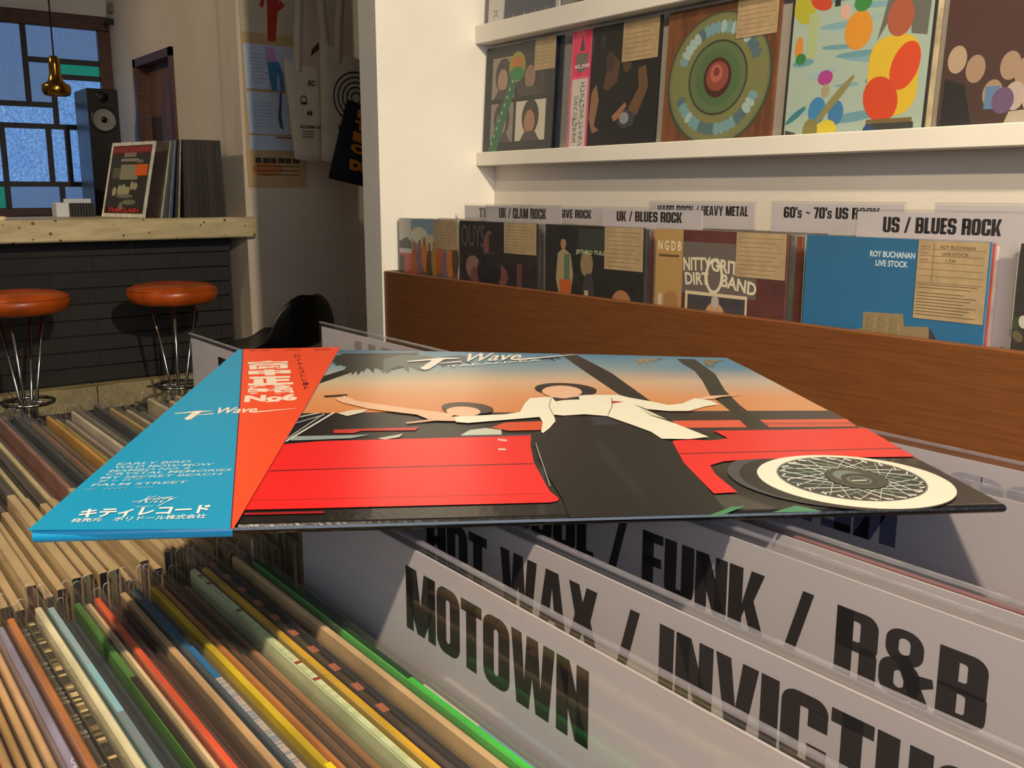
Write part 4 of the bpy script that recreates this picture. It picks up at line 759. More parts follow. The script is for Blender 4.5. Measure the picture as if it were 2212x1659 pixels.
  ('t', 'キティレコード', (0.0104, 0.0073), (0.0482, 0.0089), (0.0103, 0.0159), (240, 250, 244), 0.04, 0),
  ('t', '発売元', (0.0097, 0.0032), (0.0182, 0.0037), (0.0095, 0.0069), (240, 250, 244), 0.015, 0),
  ('t', 'ポリドール株式会社', (0.0216, 0.0034), (0.048, 0.0042), (0.0215, 0.0076), (240, 250, 244), 0.015, 0),
 ],
}
# ---------------------------------------------------------------- the room
def Z(r): return EYE + r
CEIL = 2.62
struct(box('floor', (-6.2, -2.7, -.05), (2.6, 2.3, 0), M_FLOOR))
struct(box('ceiling', (-6.2, -2.7, CEIL), (2.6, 2.3, CEIL+.05), M_CEIL))
struct(box('wall_back', (-2.38, 1.72, 0), (2.6, 1.80, CEIL), M_WALL))                    # behind the display ledges
struct(box('wall_partition', (-2.475, 1.335, 0), (-2.38, 2.16, CEIL), M_WHITE, c=.004))
struct(box('wall_nook', (-4.05, 2.08, 0), (-2.475, 2.16, CEIL), M_TAN))                  # W4
struct(box('wall_poster', (-4.13, 1.62, 0), (-4.05, 2.16, CEIL), M_TAN, c=.004))         # W3
# wall running back to the window, with a framed opening
struct(MB().box((-4.85, 1.62, 0), (-4.13, 1.70, CEIL)).box((-5.98, 1.62, 0), (-5.46, 1.70, CEIL)).box((-5.46, 1.62, Z(.68)), (-4.85, 1.70, CEIL)).build('wall_side', M_TAN))
struct(MB().box((-6.0, 1.625, 0), (-5.92, 1.70, CEIL)).box((-6.0, -2.7, 0), (-5.92, .5, CEIL)).box((-6.0, .5, 0), (-5.92, 1.625, Z(-.13))).box((-6.0, .5, Z(.952)), (-5.92, 1.625, CEIL)).build('wall_window', M_WALL))
struct(box('wall_front', (-6.0, -2.7, 0), (2.6, -2.62, CEIL), M_WALL))
struct(box('wall_right', (2.52, -2.62, 0), (2.6, 1.80, CEIL), M_WALL))
# opening with a wooden frame and a half-open teal door leaf
d = bpy.data.objects.new('door_1', None); COL.objects.link(d); d.location = (-5.16, 1.66, 0); ORG[d] = Vector((-5.16, 1.66, 0)); struct(d)
MB().box((-5.46, 1.605, 0), (-5.42, 1.80, Z(.68))).box((-4.89, 1.605, 0), (-4.85, 1.80, Z(.68))).box((-5.46, 1.605, Z(.64)), (-4.85, 1.80, Z(.68))).build('frame', M_WOODD, d)
box('door_panel', (-5.42, 1.672, 0), (-5.06, 1.70, Z(.64)), mat('brown_door', (122, 82, 44), .5, noise=.2, nscale=6, stretch=(4, 4, 1)), d)
box('door_leaf', (-5.06, 1.676, 0), (-4.89, 1.70, Z(.64)), mat('teal_paint', (34, 70, 72), .5, noise=.1), d)

# leaded window
wn = bpy.data.objects.new('window_1', None); COL.objects.link(wn); wn.location = (-5.92, 1.06, Z(-.13)); ORG[wn] = Vector((-5.92, 1.06, Z(-.13))); struct(wn)
fx0, fx1 = -5.965, -5.885
box('frame', (fx0, .5, Z(.875)), (fx1, 1.625, Z(.95)), M_WOODD, wn, .004)
box('frame', (fx0, 1.555, Z(-.13)), (fx1, 1.625, Z(.875)), M_WOODD, wn, .004)
box('frame', (fx0, .5, Z(-.13)), (fx1, .57, Z(.875)), M_WOODD, wn, .004)
box('sill', (fx0, .57, Z(-.13)), (fx1+.03, 1.555, Z(-.085)), M_WOODD, wn, .004)
M_LEAD = mat('dark_mullion', (34, 24, 26), .5, noise=.1)
for (a, b_, h) in ((.57, 1.31, .466), (.57, 1.555, .352), (.57, 1.555, .043), (1.18, 1.555, .70), (1.31, 1.555, .618)):
    box('mullion', (-5.935, a, Z(h-.014)), (-5.905, b_, Z(h+.014)), M_LEAD, wn)
for (y, a, b_) in ((1.18, .466, .875), (1.31, .352, .70), (1.033, -.085, .352), (1.263, .043, .352), (1.358, .043, .352), (1.308, -.085, .043)):
    box('mullion', (-5.936, y-.014, Z(a)), (-5.904, y+.014, Z(b_)), M_LEAD, wn)
PB = pane_mat('plain_pane', (84, 112, 152), .5, .25); PS = pane_mat('hammered_pane', (92, 134, 190), .55, 1.0); PT = pane_mat('teal_pane', (10, 116, 100), .5, .3)
for (y0, y1, z0, z1, m) in ((.57,1.18,.466,.875,PB), (1.18,1.555,.70,.875,PB), (1.18,1.31,.466,.70,PB), (1.31,1.555,.618,.70,PT), (1.31,1.555,.352,.618,PS), (.57,1.31,.352,.466,PS),
                           (.57,1.033,.043,.352,PS), (1.033,1.263,.043,.352,PS), (1.263,1.358,.043,.352,PS), (1.358,1.555,.043,.352,PS), (.57,1.033,-.085,.043,PT), (1.033,1.308,-.085,.043,PB), (1.308,1.555,-.085,.043,PB)):
    box('pane', (-5.925, y0, Z(z0)), (-5.917, y1, Z(z1)), m, wn)

# ---------------------------------------------------------------- bar: worktop, tiled base, stools
wt = box('bar_worktop', (-4.62, -1.6, Z(-.187)), (-4.0, 1.645, Z(-.103)), M_STONE, c=.006)
tag(wt, 'thick pale travertine worktop of the bar, its end past the tiled base', 'worktop')
bar = thing('bar_counter', (-4.35, 0, 0), 'dark bar front clad in rows of ribbed tiles under the stone worktop', 'bar')
box('core', (-4.55, -1.6, 0), (-4.165, 1.575, Z(-.187)), M_BLACK, bar)
row_h = .0638; zt = Z(-.19); r = 0
tile_me = {}
while zt - row_h > Z(-.80):
    y = -1.2 - (.17 if r % 2 else 0)
    while y < 1.58:
        y0, y1 = max(y, -1.2), min(y+.34, 1.58)
        if y1-y0 > .02:
            k = round(y1-y0, 3)
            if k not in tile_me:
                o = MB().box((-.012, .0004, .0045), (.0, k-.0004, row_h-.0005), .0006)
                me = bpy.data.meshes.new('tile'); me.from_pydata([tuple(v) for v in o.v], [], o.f); me.materials.append(M_TILE); tile_me[k] = me
            t = raw('tile', tile_me[k], bar); t.location = Vector((-4.152 - .002*(r % 2) + random.uniform(-.001, .001), y0, zt-row_h)) - ORG[bar]
        y += .34
    zt -= row_h; r += 1
y = -1.2
for i in range(9):                                    # ledge tiles at the foot of the bar, light on them painted as a paler tone
    y1 = min(y+.31, 1.58); box('ledge_tile', (-4.165, y+.002, Z(-.865)), (-4.085, y1-.002, zt-.004), M_TILE_LIT, bar, .003); y = y1
box('plinth', (-4.165, -1.2, 0), (-4.10, 1.57, Z(-.868)), M_TILE, bar)

def make_stool(loc, rz, label):
    t = local_thing('bar_stool', loc, label, 'stool', rot=(0, 0, rz))
    h = .705; R0 = .166
    MB().lathe([(0, -.072), (R0*.78, -.072), (R0*.93, -.062), (R0, -.040), (R0*1.0, -.026), (R0*.95, -.010), (R0*.82, 0), (R0*.5, .007), (0, .009)], (0, 0, h), 40).build('seat', M_ORANGE, t, True)
    pr = [(R0*.965+.004*math.cos(a), -.016+.004*math.sin(a)) for a in [2*PI*k/8 for k in range(9)]]
    MB().lathe(pr, (0, 0, h), 40).build('piping', M_ORANGE, t, True)
    for k in range(4):
        a = PI/4 + k*PI/2; u = Vector((math.cos(a), math.sin(a), 0))
        MB().tube([u*.078+Vector((0,0,h-.07)), u*.026+Vector((0,0,.30)), u*.012+Vector((0,0,.20))], .0062, 8).tube([u*.012+Vector((0,0,.21)), u*.03+Vector((0,0,.14)), u*.165+Vector((0,0,.006))], .008, 8).build('leg', M_CHROME, t, True)
    MB().tube([(math.cos(a)*.085, math.sin(a)*.085, .315) for a in [2*PI*k/28 for k in range(29)]], .0065, 8, False).build('foot_ring', M_CHROME, t, True)
    MB().tube([(math.cos(a)*.165, math.sin(a)*.165, .008) for a in [2*PI*k/28 for k in range(29)]], .008, 8, False).build('base_ring', M_CHROME, t, True)
    MB().lathe([(0,.17),(.03,.18),(.03,.21),(0,.22)], (0,0,0), 16).build('hub', M_CHROME, t, True)
    for k in range(2):
        a = k*PI/2+PI/4; MB().tube([(-math.cos(a)*.115, -math.sin(a)*.115, .315), (math.cos(a)*.085, math.sin(a)*.085, .315)], .004, 6).build('brace', M_CHROME, t, True)
    return t
make_stool((-3.75, .655, 0), .2, 'orange leather bar stool cut off by the left edge of the photo')
make_stool((-3.75, 1.19, 0), .5, 'orange leather bar stool standing nearer the white divider card')

# ---------------------------------------------------------------- on and around the bar
sp = thing('loudspeaker', (-5.33, 1.375, .62), 'tall black loudspeaker with a pale cone in front of the window', 'loudspeaker')
sx, sy0, sy1, sz = -5.2, 1.300, 1.446, Z(.50)
box('cabinet', (sx-.24, sy0, .62), (sx, sy1, sz), mat('black_gloss', (12, 12, 16), .25, noise=.1), sp, .004)
def disc(name, c, prof, m, parent, n=32):
    b = MB(); k = 0
    for (r_, d_) in prof:
        for j in range(n):
            a = 2*PI*j/n; b.v.append(Vector((c[0]+d_, c[1]+r_*math.cos(a), c[2]+r_*math.sin(a))))
    for i in range(len(prof)-1):
        for j in range(n): b.f.append((i*n+j, i*n+(j+1)%n, (i+1)*n+(j+1)%n, (i+1)*n+j))
    return b.build(name, m, parent, True)
yc = (sy0+sy1)/2
disc('woofer_surround', (sx, yc, Z(.352)), [(.064, .0), (.062, .006), (.056, .007), (.053, .001)], M_PLASTIC, sp)
disc('woofer_cone', (sx, yc, Z(.352)), [(.053, .002), (.04, -.004+.005), (.018, .0008), (0.0, .0006)], mat('silver_cone', (120, 116, 112), .45, noise=.05), sp)
disc('dust_cap', (sx, yc, Z(.352)), [(.016, .001), (.012, .008), (.006, .014), (0, .016)], M_PLASTIC, sp)
disc('tweeter', (sx, yc, Z(.462)), [(.028, .0), (.026, .005), (.013, .003), (.009, .008), (0, .011)], M_PLASTIC, sp)
st = thing('speaker_stand', (-5.33, 1.375, 0), 'black box stand under the loudspeaker behind the bar', 'stand')
box('column', (-5.42, 1.31, .03), (-5.24, 1.435, .60), M_BLACK, st); box('top_plate', (-5.45, 1.29, .60), (-5.19, 1.456, .62), M_BLACK, st); box('foot_plate', (-5.47, 1.26, 0), (-5.18, 1.486, .03), M_BLACK, st)

lp_ = thing('pendant_lamp', (-4.4, .985, CEIL), 'small brass pendant lamp hanging in front of the leaded window', 'lamp')
MB().tube([(-4.4, .985, CEIL-.01), (-4.4, .985, Z(.53))], .003, 8).build('cord', M_PLASTIC, lp_, True)
MB().lathe([(0, .155), (.012, .155), (.020, .148), (.022, .12), (.022, .085), (.028, .062), (.034, .052)], (-4.4, .985, Z(.385)), 28).build('neck', M_BRASS, lp_, True)
MB().lathe([(.030, .058), (.038, .050), (.052, .044), (.055, .034), (.0555, .022), (.053, .008), (.046, .0), (.040, .0), (.046, .012), (.048, .03), (.03, .045)], (-4.4, .985, Z(.385)), 32).build('shade', M_BRASS, lp_, True)
MB().lathe([(0, .004), (.018, .008), (.024, .022), (.016, .04), (0, .045)], (-4.4, .985, Z(.385)), 16).build('bulb', mat('bulb_glass', (240, 226, 190), .3, noise=.02), lp_, True)
MB().lathe([(0, -.02), (.04, -.02), (.045, 0), (0, 0)], (-4.4, .985, CEIL), 20).build('ceiling_rose', M_BRASS, lp_, True)

br = thing('wall_bracket', (-5.81, 1.62, Z(.90)), 'small dark fixing on the wall above the window corner', 'bracket')
box('arm', (-5.82, 1.58, Z(.90)), (-5.79, 1.62, Z(.93)), M_PLASTIC, br, .003); box('plate', (-5.825, 1.60, Z(.96)), (-5.785, 1.62, Z(1.01)), mat('grey_metal', (120, 112, 104), .4, .6, noise=.05), br, .003)

bx = thing('card_box', (-4.5, 1.03, Z(-.103)), 'small white box holding dark cards on the worktop beside the loudspeaker', 'box')
MB().box((-4.53, .955, Z(-.103)), (-4.45, 1.005, Z(-.043)), .002).build('white_end', mat('white_box', (210, 214, 220), .5, noise=.04), bx)
box('back_panel', (-4.54, 1.005, Z(-.103)), (-4.532, 1.115, Z(-.028)), MATS['white_box'], bx)
for i in range(9):
    box('card', (-4.53, 1.008+i*.0115, Z(-.103)), (-4.455, 1.017+i*.0115, Z(-.046)), mat('dark_card', (38, 32, 30), .5, noise=.3), bx, .001)
ps = thing('paper_stack', (-4.15, .66, Z(-.103)), 'short stack of cream paper sheets on the worktop at the left edge', 'paper')
for i in range(6):
    box('sheet', (-4.25+.004*(i%3), .55+.003*(i%2), Z(-.103)+i*.0022), (-4.06+.003*(i%2), .688+.004*(i%3), Z(-.103)+(i+1)*.0022), mat('cream_paper', (248, 232, 176), .7, noise=.03), ps)

# ---------------------------------------------------------------- records: shared builder
JK = jacket_mat()
ME = {}
def u_mesh(key, w, th, h0, h1, x0, x1, m, n=7):
    """thin film or card folded over the top edge: inverted U across y, running along x"""
    if key in ME: return ME[key]
    r = th/2; prof = [(-r, h0)] + [(-r*math.cos(PI*i/(n-1)), h1-r+r*math.sin(PI*i/(n-1))) for i in range(n)] + [(r, h0)]
    if key[0] == 'price_tag':                             # creased card: flat top with sharp folds
        prof = [(-r, h0), (-r, h1-.0004), (-r+.0004, h1), (r-.0004, h1), (r, h1-.0004), (r, h0)]
    xs = (x0, x1) if key[0] == 'price_tag' else (x0, x0+.0008, x1)
    vs = [(x, p[0], p[1]) for x in xs for p in prof]; m_ = len(prof)
    me = bpy.data.meshes.new(key[0]); me.from_pydata(vs, [], [(k*m_+i, k*m_+i+1, (k+1)*m_+i+1, (k+1)*m_+i) for k in range(len(xs)-1) for i in range(m_-1)]); me.materials.append(m); me.materials.append(RIM)
    for q_, p in enumerate(me.polygons):
        p.use_smooth = key[0] != 'price_tag'
        if key[0] != 'price_tag' and q_ < m_-1: p.material_index = 1
    ME[key] = me
    return me
def jacket_mesh(w, th, h):
    key = ('jacket', w, th, h)
    if key not in ME:
        b = MB().box((-w/2, -th/2, 0), (w/2, th/2, h), min(.0007, th*.25))
        me = bpy.data.meshes.new('jacket'); me.from_pydata([tuple(v) for v in b.v], [], b.f); me.materials.append(JK); ME[key] = me
    return ME[key]
def record(loc, th, col, label, group=None, w=.313, h=.313, rot=(0, 0, 0), sleeve=True, ptag=False, ext=.012, film=None, tagw=.105, tagh=.075, fw=.0022, fh=.0016):
    t = local_thing('vinyl_record', loc, label, 'record', group, rot)
    j = raw('jacket', jacket_mesh(w, th, h), t); c = lin(col); j.color = c
    if sleeve: raw('sleeve', u_mesh(('sleeve', w, th, h, ext, fw, fh, (film or FILM).name), w, th+fw, .004, h+fh, -w/2-ext, w/2+.005, film or FILM), t)
    if ptag: raw('price_tag', u_mesh(('price_tag', w, th, h, tagw), w, th+.0009, h-tagh, h+.0005, w/2-tagw, w/2+.004, M_KRAFT, 5), t)
    return t
ORD = ['first','second','third','fourth','fifth','sixth','seventh','eighth','ninth','tenth','eleventh','twelfth','thirteenth','fourteenth','fifteenth','sixteenth','seventeenth','eighteenth','nineteenth','twentieth']
TENS = {20:'twenty',30:'thirty',40:'forty',50:'fifty'}
def ordw(i):
    if i < 20: return ORD[i]
    n = i+1; t, u = n//10*10, n%10
    return (TENS[t].replace('y','ieth') if u == 0 else TENS[t]+'-'+ORD[u-1])

# ---------------------------------------------------------------- records on the bar
zb = Z(-.103)
t = record((-4.20, 1.152, zb+.001), .006, (232, 226, 206), 'white-bordered record with a dark picture and orange sticker, leaning on the bar', rot=(-math.radians(14.0), 0, math.radians(15.6)), sleeve=False)
p = Print((-.1565, -.003, 0), (1, 0, 0), (0, 0, 1), (0, -1, 0), .313, .313, .00003)
p.rect(.045, .05, .955, .955, (54, 50, 44)); p.vgrad(.05, .055, .95, .13, (70, 24, 20), (40, 26, 22)); p.vgrad(.05, .84, .95, .95, (92, 40, 34), (120, 44, 38))
p.rect(.30, .50, .72, .70, (150, 144, 116)); p.rect(.12, .52, .30, .66, (96, 92, 76)); p.rect(.28, .74, .70, .78, (150, 140, 126)); p.rect(.34, .80, .62, .86, (150, 120, 104)); p.rect(.66, .72, .80, .76, (130, 124, 110))
for i, (x, y, a, b_) in enumerate(((.22,.34,.05,.06),(.34,.36,.05,.07),(.43,.36,.06,.08),(.53,.35,.05,.06),(.62,.42,.04,.06),(.70,.41,.05,.05),(.48,.28,.2,.025),(.60,.20,.16,.035),(.42,.14,.05,.06))):
    p.ell(x, y, a, b_, (170, 164, 130) if i < 6 else (120, 118, 96))
for i in range(12): p.poly([(.07+i*.073,.86),(.12+i*.073,.865),(.125+i*.073,.935),(.085+i*.07,.925)], (168, 56, 48))
p.text('THE CLASH', .14, .065, .86, .125, (214, 60, 48), .03)
p.rect(.66, .55, .93, .70, (240, 104, 24)); p.build('cover_print', t)
LB = [((92, 74, 56), 'tan'), ((196, 190, 172), 'white'), ((70, 96, 108), 'grey-blue'), ((96, 66, 48), 'brown'), ((120, 122, 120), 'light grey'), ((44, 86, 122), 'blue'), ((20, 30, 48), 'navy'), ((176, 160, 128), 'cream')]
yy = 1.225
for i, (c, nm) in enumerate(LB):
    record((-4.215-.004*(i%2), yy+.004, zb), .0062, c, f'{nm} record, {ordw(i)} behind the white-bordered record on the bar', rot=(-math.radians(12.5-i*1.1), 0, math.radians(max(0, 10-i*2))), sleeve=i in (2, 5))
    yy += .0155
N2 = 22; y0 = 1.362
for i in range(N2):
    c = random.choice([(52, 40, 36), (60, 46, 40), (44, 36, 36), (70, 58, 50), (40, 34, 32), (58, 50, 50)]) if i < N2-1 else (40, 56, 58)
    record((-4.215+random.uniform(-.004, .002), y0+i*.0082, zb), .0062, c, f'dark spine of a record in the upright block on the bar, {ordw(i)} from its left', 'upright block of records on the bar', rot=(math.radians(-2.2+4.0*i/N2), 0, 0), ext=.004, film=FILMH)

# ---------------------------------------------------------------- poster, tote bags, chair in the nook
po = thing('poster', (-4.045, 1.80, Z(.02)), 'long tan poster with a red and blue figure strip on the nook wall', 'poster')
box('backing', (-4.049, 1.636, Z(.022)), (-4.044, 1.905, Z(1.05)), mat('tan_poster', (190, 160, 112), .5, noise=.05), po)
p = Print(Vector((-4.044, 1.636, Z(.022)))-ORG[po], (0, 1, 0), (0, 0, 1), (1, 0, 0), 1, 1, .00004)
p.rect(.0, .0, .269, 1.02, (190, 160, 112)); p.rect(.0, .63, .269, 1.02, (198, 184, 156))
p.poly([(.115,.60),(.150,.60),(.165,.72),(.200,.75),(.18,.77),(.165,.75),(.19,.80),(.165,.79),(.155,.90),(.135,.90),(.12,.85),(.10,.78),(.085,.74),(.10,.73),(.12,.80)], (176, 44, 30))
p.poly([(.165,.86),(.19,.80),(.2,.86),(.21,.98),(.17,.98)], (60, 66, 60)); 
p.ell(.09, .075, .07, .03, (196, 120, 60)); [p.rect(.035+i*.034, .100, .062+i*.034+.004*(i%2), .122, (70, 58, 46)) for i in range(6)]
for i in range(3): p.rect(.04, .085-i*.018, .235, .089-i*.018, (96, 80, 60))
p.build('poster_print', po)
M_REFLECT = mat('pale_reflection', (196, 208, 224), .3, noise=.08, nscale=40, stretch=(1, 1, 6), coat=.5)  # pale streaky sheets stand in for window reflections on the poster
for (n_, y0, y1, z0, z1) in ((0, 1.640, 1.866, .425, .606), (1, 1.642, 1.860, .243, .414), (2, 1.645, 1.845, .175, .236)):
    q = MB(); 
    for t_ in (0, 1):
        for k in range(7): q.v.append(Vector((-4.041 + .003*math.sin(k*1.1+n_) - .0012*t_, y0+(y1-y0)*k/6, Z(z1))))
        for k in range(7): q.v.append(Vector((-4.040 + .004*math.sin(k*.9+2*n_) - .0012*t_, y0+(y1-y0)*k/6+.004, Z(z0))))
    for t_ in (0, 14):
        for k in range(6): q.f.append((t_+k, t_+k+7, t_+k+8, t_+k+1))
    q.build('sheet', M_REFLECT, po, True)  # reflected window shape, put in as a sheet
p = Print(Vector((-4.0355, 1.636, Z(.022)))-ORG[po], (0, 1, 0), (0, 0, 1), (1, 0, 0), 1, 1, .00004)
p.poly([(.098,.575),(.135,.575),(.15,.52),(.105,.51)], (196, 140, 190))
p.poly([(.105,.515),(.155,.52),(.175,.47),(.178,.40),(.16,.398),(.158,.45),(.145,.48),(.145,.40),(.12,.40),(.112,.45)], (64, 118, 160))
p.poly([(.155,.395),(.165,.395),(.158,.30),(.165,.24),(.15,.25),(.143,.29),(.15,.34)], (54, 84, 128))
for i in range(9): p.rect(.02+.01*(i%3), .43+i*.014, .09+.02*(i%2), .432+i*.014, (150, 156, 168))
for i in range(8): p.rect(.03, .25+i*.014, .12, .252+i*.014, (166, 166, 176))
p.rect(.13, .205, .20, .211, (180, 60, 60)); p.build('reflection_sheet_print', po)

rk = thing('hook_rail', (-3.40, 2.07, Z(.98)), 'dark hook rail sticking out from the nook wall above the tote bags', 'rail')
MB().tube([(-3.40, 2.08, Z(1.02)), (-3.40, 1.58, Z(1.02))], .009, 10).build('bar', M_WOODD, rk, True)
box('wall_plate', (-3.44, 2.068, Z(.99)), (-3.36, 2.08, Z(1.05)), M_WOODD, rk, .003)
for (y, xo) in ((1.69, -3.50), (1.815, -3.385), (1.83, -3.27)):
    MB().tube([(-3.40, y, Z(1.02)), (xo, y, Z(1.01)), (xo, y, Z(1.035))], .005, 8).build('hook', M_PLASTIC, rk, True)
def tote(x, cy, ztop, w, h, tilt, m, label, hook_z, shear=0.0, tone=None):
    t = local_thing('tote_bag', (x, cy, Z(ztop)-h), label, 'bag', rot=(0, 0, 0))
    nx, nz = 11, 11; q = MB()
    for side in (0, 1):
        for j in range(nz+1):
            for i in range(nx+1):
                u, v = i/nx, j/nz; bul = .016*math.sin(PI*u)*math.sin(PI*min(1, v*1.05))+.004*math.sin(u*9+v*3)*(1-v*.5)
                yy_ = (u-.5)*w*(1+.05*(1-v)) + shear*(v-1)*h; zz = v*h + tilt*(u-.5)*w - .012*math.sin(PI*u)*v
                q.v.append(Vector(((bul+.003) if side == 0 else (-bul*.5-.003), yy_, zz)))
    n0 = (nx+1)*(nz+1)
    for s_ in (0, 1):
        for j in range(nz):
            for i in range(nx):
                a = s_*n0+j*(nx+1)+i; f = (a, a+1, a+nx+2, a+nx+1); q.f.append(f if s_ == 0 else f[::-1])
    for i in range(nx): q.f.append((i+1, i, n0+i, n0+i+1))
    for j in range(nz):
        a = j*(nx+1); q.f.append((a, a+nx+1, n0+a+nx+1, n0+a)); a += nx; q.f.append((a+nx+1, a, n0+a, n0+a+nx+1))
    q.build('pouch', m, t, True)
    for s_ in (-1, 1):                                    # two looped straps up to the hook
        for xo in (.006, -.006):
            pts = [Vector((xo, s_*w*.27, h-.03)), Vector((xo, s_*w*.24, h+.08)), Vector((xo*.5, s_*w*.10, hook_z-.03)), Vector((0, 0, hook_z))]
            q = MB(); wd_ = .014
            for pnt in pts: q.v += [pnt+Vector((0, -wd_, 0)), pnt+Vector((0, wd_, 0)), pnt+Vector((.0015, wd_, 0)), pnt+Vector((.0015, -wd_, 0))]
            for i in range(len(pts)-1):
                for k in range(4): q.f.append((i*4+k, i*4+(k+1)%4, i*4+4+(k+1)%4, i*4+4+k))
            q.build('strap', m, t, True)
    return t
t1 = tote(-3.50, 1.69, .47, .235, .36, -.10, M_CANVAS, 'cream tote bag with small black shop print hanging next to the poster', .36+.53, -.10)
p = Print((.0225, -.1175, 0), (0, 1, 0), (0, 0, 1), (1, 0, 0), 1, 1, .00004); K = (52, 44, 40)
p.poly([(.10,.385),(.145,.42),(.155,.44),(.135,.44),(.105,.41)], (70, 44, 34)); p.text('EC', .085, .28, .115, .30, K, .03, .2); p.text('R', .140, .275, .155, .297, K, .03, .2); p.ring(.065, .23, .014, .014, .004, (90, 78, 68)); p.rect(.054, .212, .078, .219, K)
p.text('44', .075, .17, .098, .192, K, .04, .2); p.text('ACADEMY ADD', .045, .125, .145, .136, K, .03)
for i in range(3): p.rect(.055, .112-i*.010, .10, .116-i*.010, (120, 104, 88))
p.build('bag_print', t1)
t2 = tote(-3.385, 1.815, .50, .30, .43, -.30, M_CANVAS, 'cream tote bag printed with black concentric rings', .43+.50, .0)
p = Print((.026, -.15, 0), (0, 1, 0), (0, 0, 1), (1, 0, 0), 1, 1, .00004); K = (44, 38, 36)
for i in range(5): p.ring(.128, .275, .094-.018*i, .094-.018*i, .0055, K)
p.text('REC', .052, .157, .105, .174, K, .02); p.text('FO', .052, .130, .088, .147, K, .02); p.build('bag_print', t2)
t3 = tote(-3.27, 1.845, .30, .27, .28, -.22, M_CANVASB, 'black tote bag with orange bubble letters half behind the partition', .28+.70, .28)
p = Print((.0265, -.155, 0), (0, 1, 0), (0, 0, 1), (1, 0, 0), 1, 1, .00004); K = (206, 120, 26)
for i, c_ in enumerate('OSTIC'): p.text3(c_, (.052-.010*i, .285-i*.040), (.102-.010*i, .270-i*.040), (.057-.010*i, .318-i*.040), K, .09)
p.text3('DIG', (.005, .062), (.115, .036), (.010, .100), K, .09); p.build('bag_print', t3)

ch = local_thing('shell_chair', (-3.70, 1.56, 0), 'black plastic shell chair half hidden behind the hanging record cards', 'chair', rot=(0, 0, math.radians(200)))
q = MB(); prof = [(.22,.445),(.20,.45),(.12,.435),(.0,.425),(-.10,.425),(-.165,.45),(-.20,.50),(-.215,.56),(-.225,.61),(-.235,.645),(-.238,.66)]
wid = [.15,.19,.21,.215,.21,.20,.185,.165,.135,.09,.04]; nn = 9
for (x, z), wv in zip(prof, wid):
    for k in range(nn):
        u = -1+2*k/(nn-1); q.v.append(Vector((x+.03*u*u*(1 if z > .45 else 0), u*wv, z+.035*abs(u)**3*(1 if z < .5 else .0))))
for i in range(len(prof)-1):
    for k in range(nn-1): q.f.append((i*nn+k, i*nn+k+1, (i+1)*nn+k+1, (i+1)*nn+k))
o = q.build('shell', M_PLASTIC, ch, True); md = o.modifiers.new('thick', 'SOLIDIFY'); md.thickness = .006; md2 = o.modifiers.new('sub', 'SUBSURF'); md2.levels = 1; md2.render_levels = 2
for (x, y) in ((.15,.15),(.15,-.15),(-.14,.15),(-.14,-.15)):
    MB().tube([(x*.75, y*.75, .42), (x*1.25, y*1.25, 0)], [.011, .008], 10).build('leg', M_PLASTIC, ch, True)
# ---------------------------------------------------------------- display ledges on the back wall
def ledge(zl, zh, label):
    t = thing('display_ledge', (0, 1.69, Z(zl)), label, 'shelf')
    box('lip', (-2.38, 1.655, Z(zl)), (2.4, 1.670, Z(zh)), M_WHITE, t, .002)
    box('base', (-2.38, 1.670, Z(zl)), (2.4, 1.72, Z(zl)+.014), M_WHITE, t)
    box('batten', (-2.38, 1.708, Z(zl)+.014), (2.4, 1.72, Z(zl)+.05), M_WHITE, t)
    return t
ledge(.0745, .113, 'white wooden ledge carrying the middle row of record covers')
ledge(.412, .462, 'white wooden ledge at the top edge above the shown covers')
def tag_print(p, x0, y0, x1, y1, lines=8, c=(142, 114, 74)):
    """ruled lines of small print on a kraft price tag"""
    w, h = x1-x0, y1-y0
    for i in range(lines):
        y = y1 - h*(.10+.82*i/(lines-1)); p.rect(x0+w*.06, y, x1-w*(.06+.1*((i*7) % 3)), y+h*.013, c)
    return p
def shown(xl, zbase, w, col, label, lean=3.5, yb=1.673, th=.004, tagged=(.70, .72, 1.0, 1.0), film=True):
    """a record standing face out on a ledge; returns (thing, print)"""
    t = record((xl+w/2, yb+th/2, Z(zbase)), th, col, label, w=w, h=.313, rot=(-math.radians(lean), 0, 0), sleeve=False)
    p = Print((-w/2, -th/2, 0), (1, 0, 0), (0, 0, 1), (0, -1, 0), w, .313)
    t['_p'] = 0; del t['_p']
    if film:
        vs = []
        for (x, z) in ((-w/2-.003, .0), (w/2+.004, .0), (w/2+.004, .318), (-w/2-.003, .318)):
            vs.append((x, -th/2-.0028, z))
        q = MB(); nx = 8
        for j in range(nx+1):
            for i in range(nx+1):
                u, v = i/nx, j/nx; q.v.append(Vector((-w/2-.003+(w+.007)*u, -th/2-.0026-.0008*math.sin(u*7+v*5)*math.sin(PI*u), .317*v)))
        for j in range(nx):
            for i in range(nx): q.f.append((j*(nx+1)+i, j*(nx+1)+i+1, (j+1)*(nx+1)+i+1, (j+1)*(nx+1)+i))
        q.build('sleeve', FILMW, t, True)
    if tagged:
        x0, y0, x1, y1 = tagged
        box('price_tag', (-w/2+w*x0, -th/2-.0020, .313*y0), (-w/2+w*x1, -th/2-.0014, .313*y1), M_KRAFT, t)
        q = Print((-w/2, -th/2-.0020, 0), (1, 0, 0), (0, 0, 1), (0, -1, 0), w, .313)
        tag_print(q, x0, y0, x1, y1); q.build('tag_print', t)
    return t, p
zs = .0885
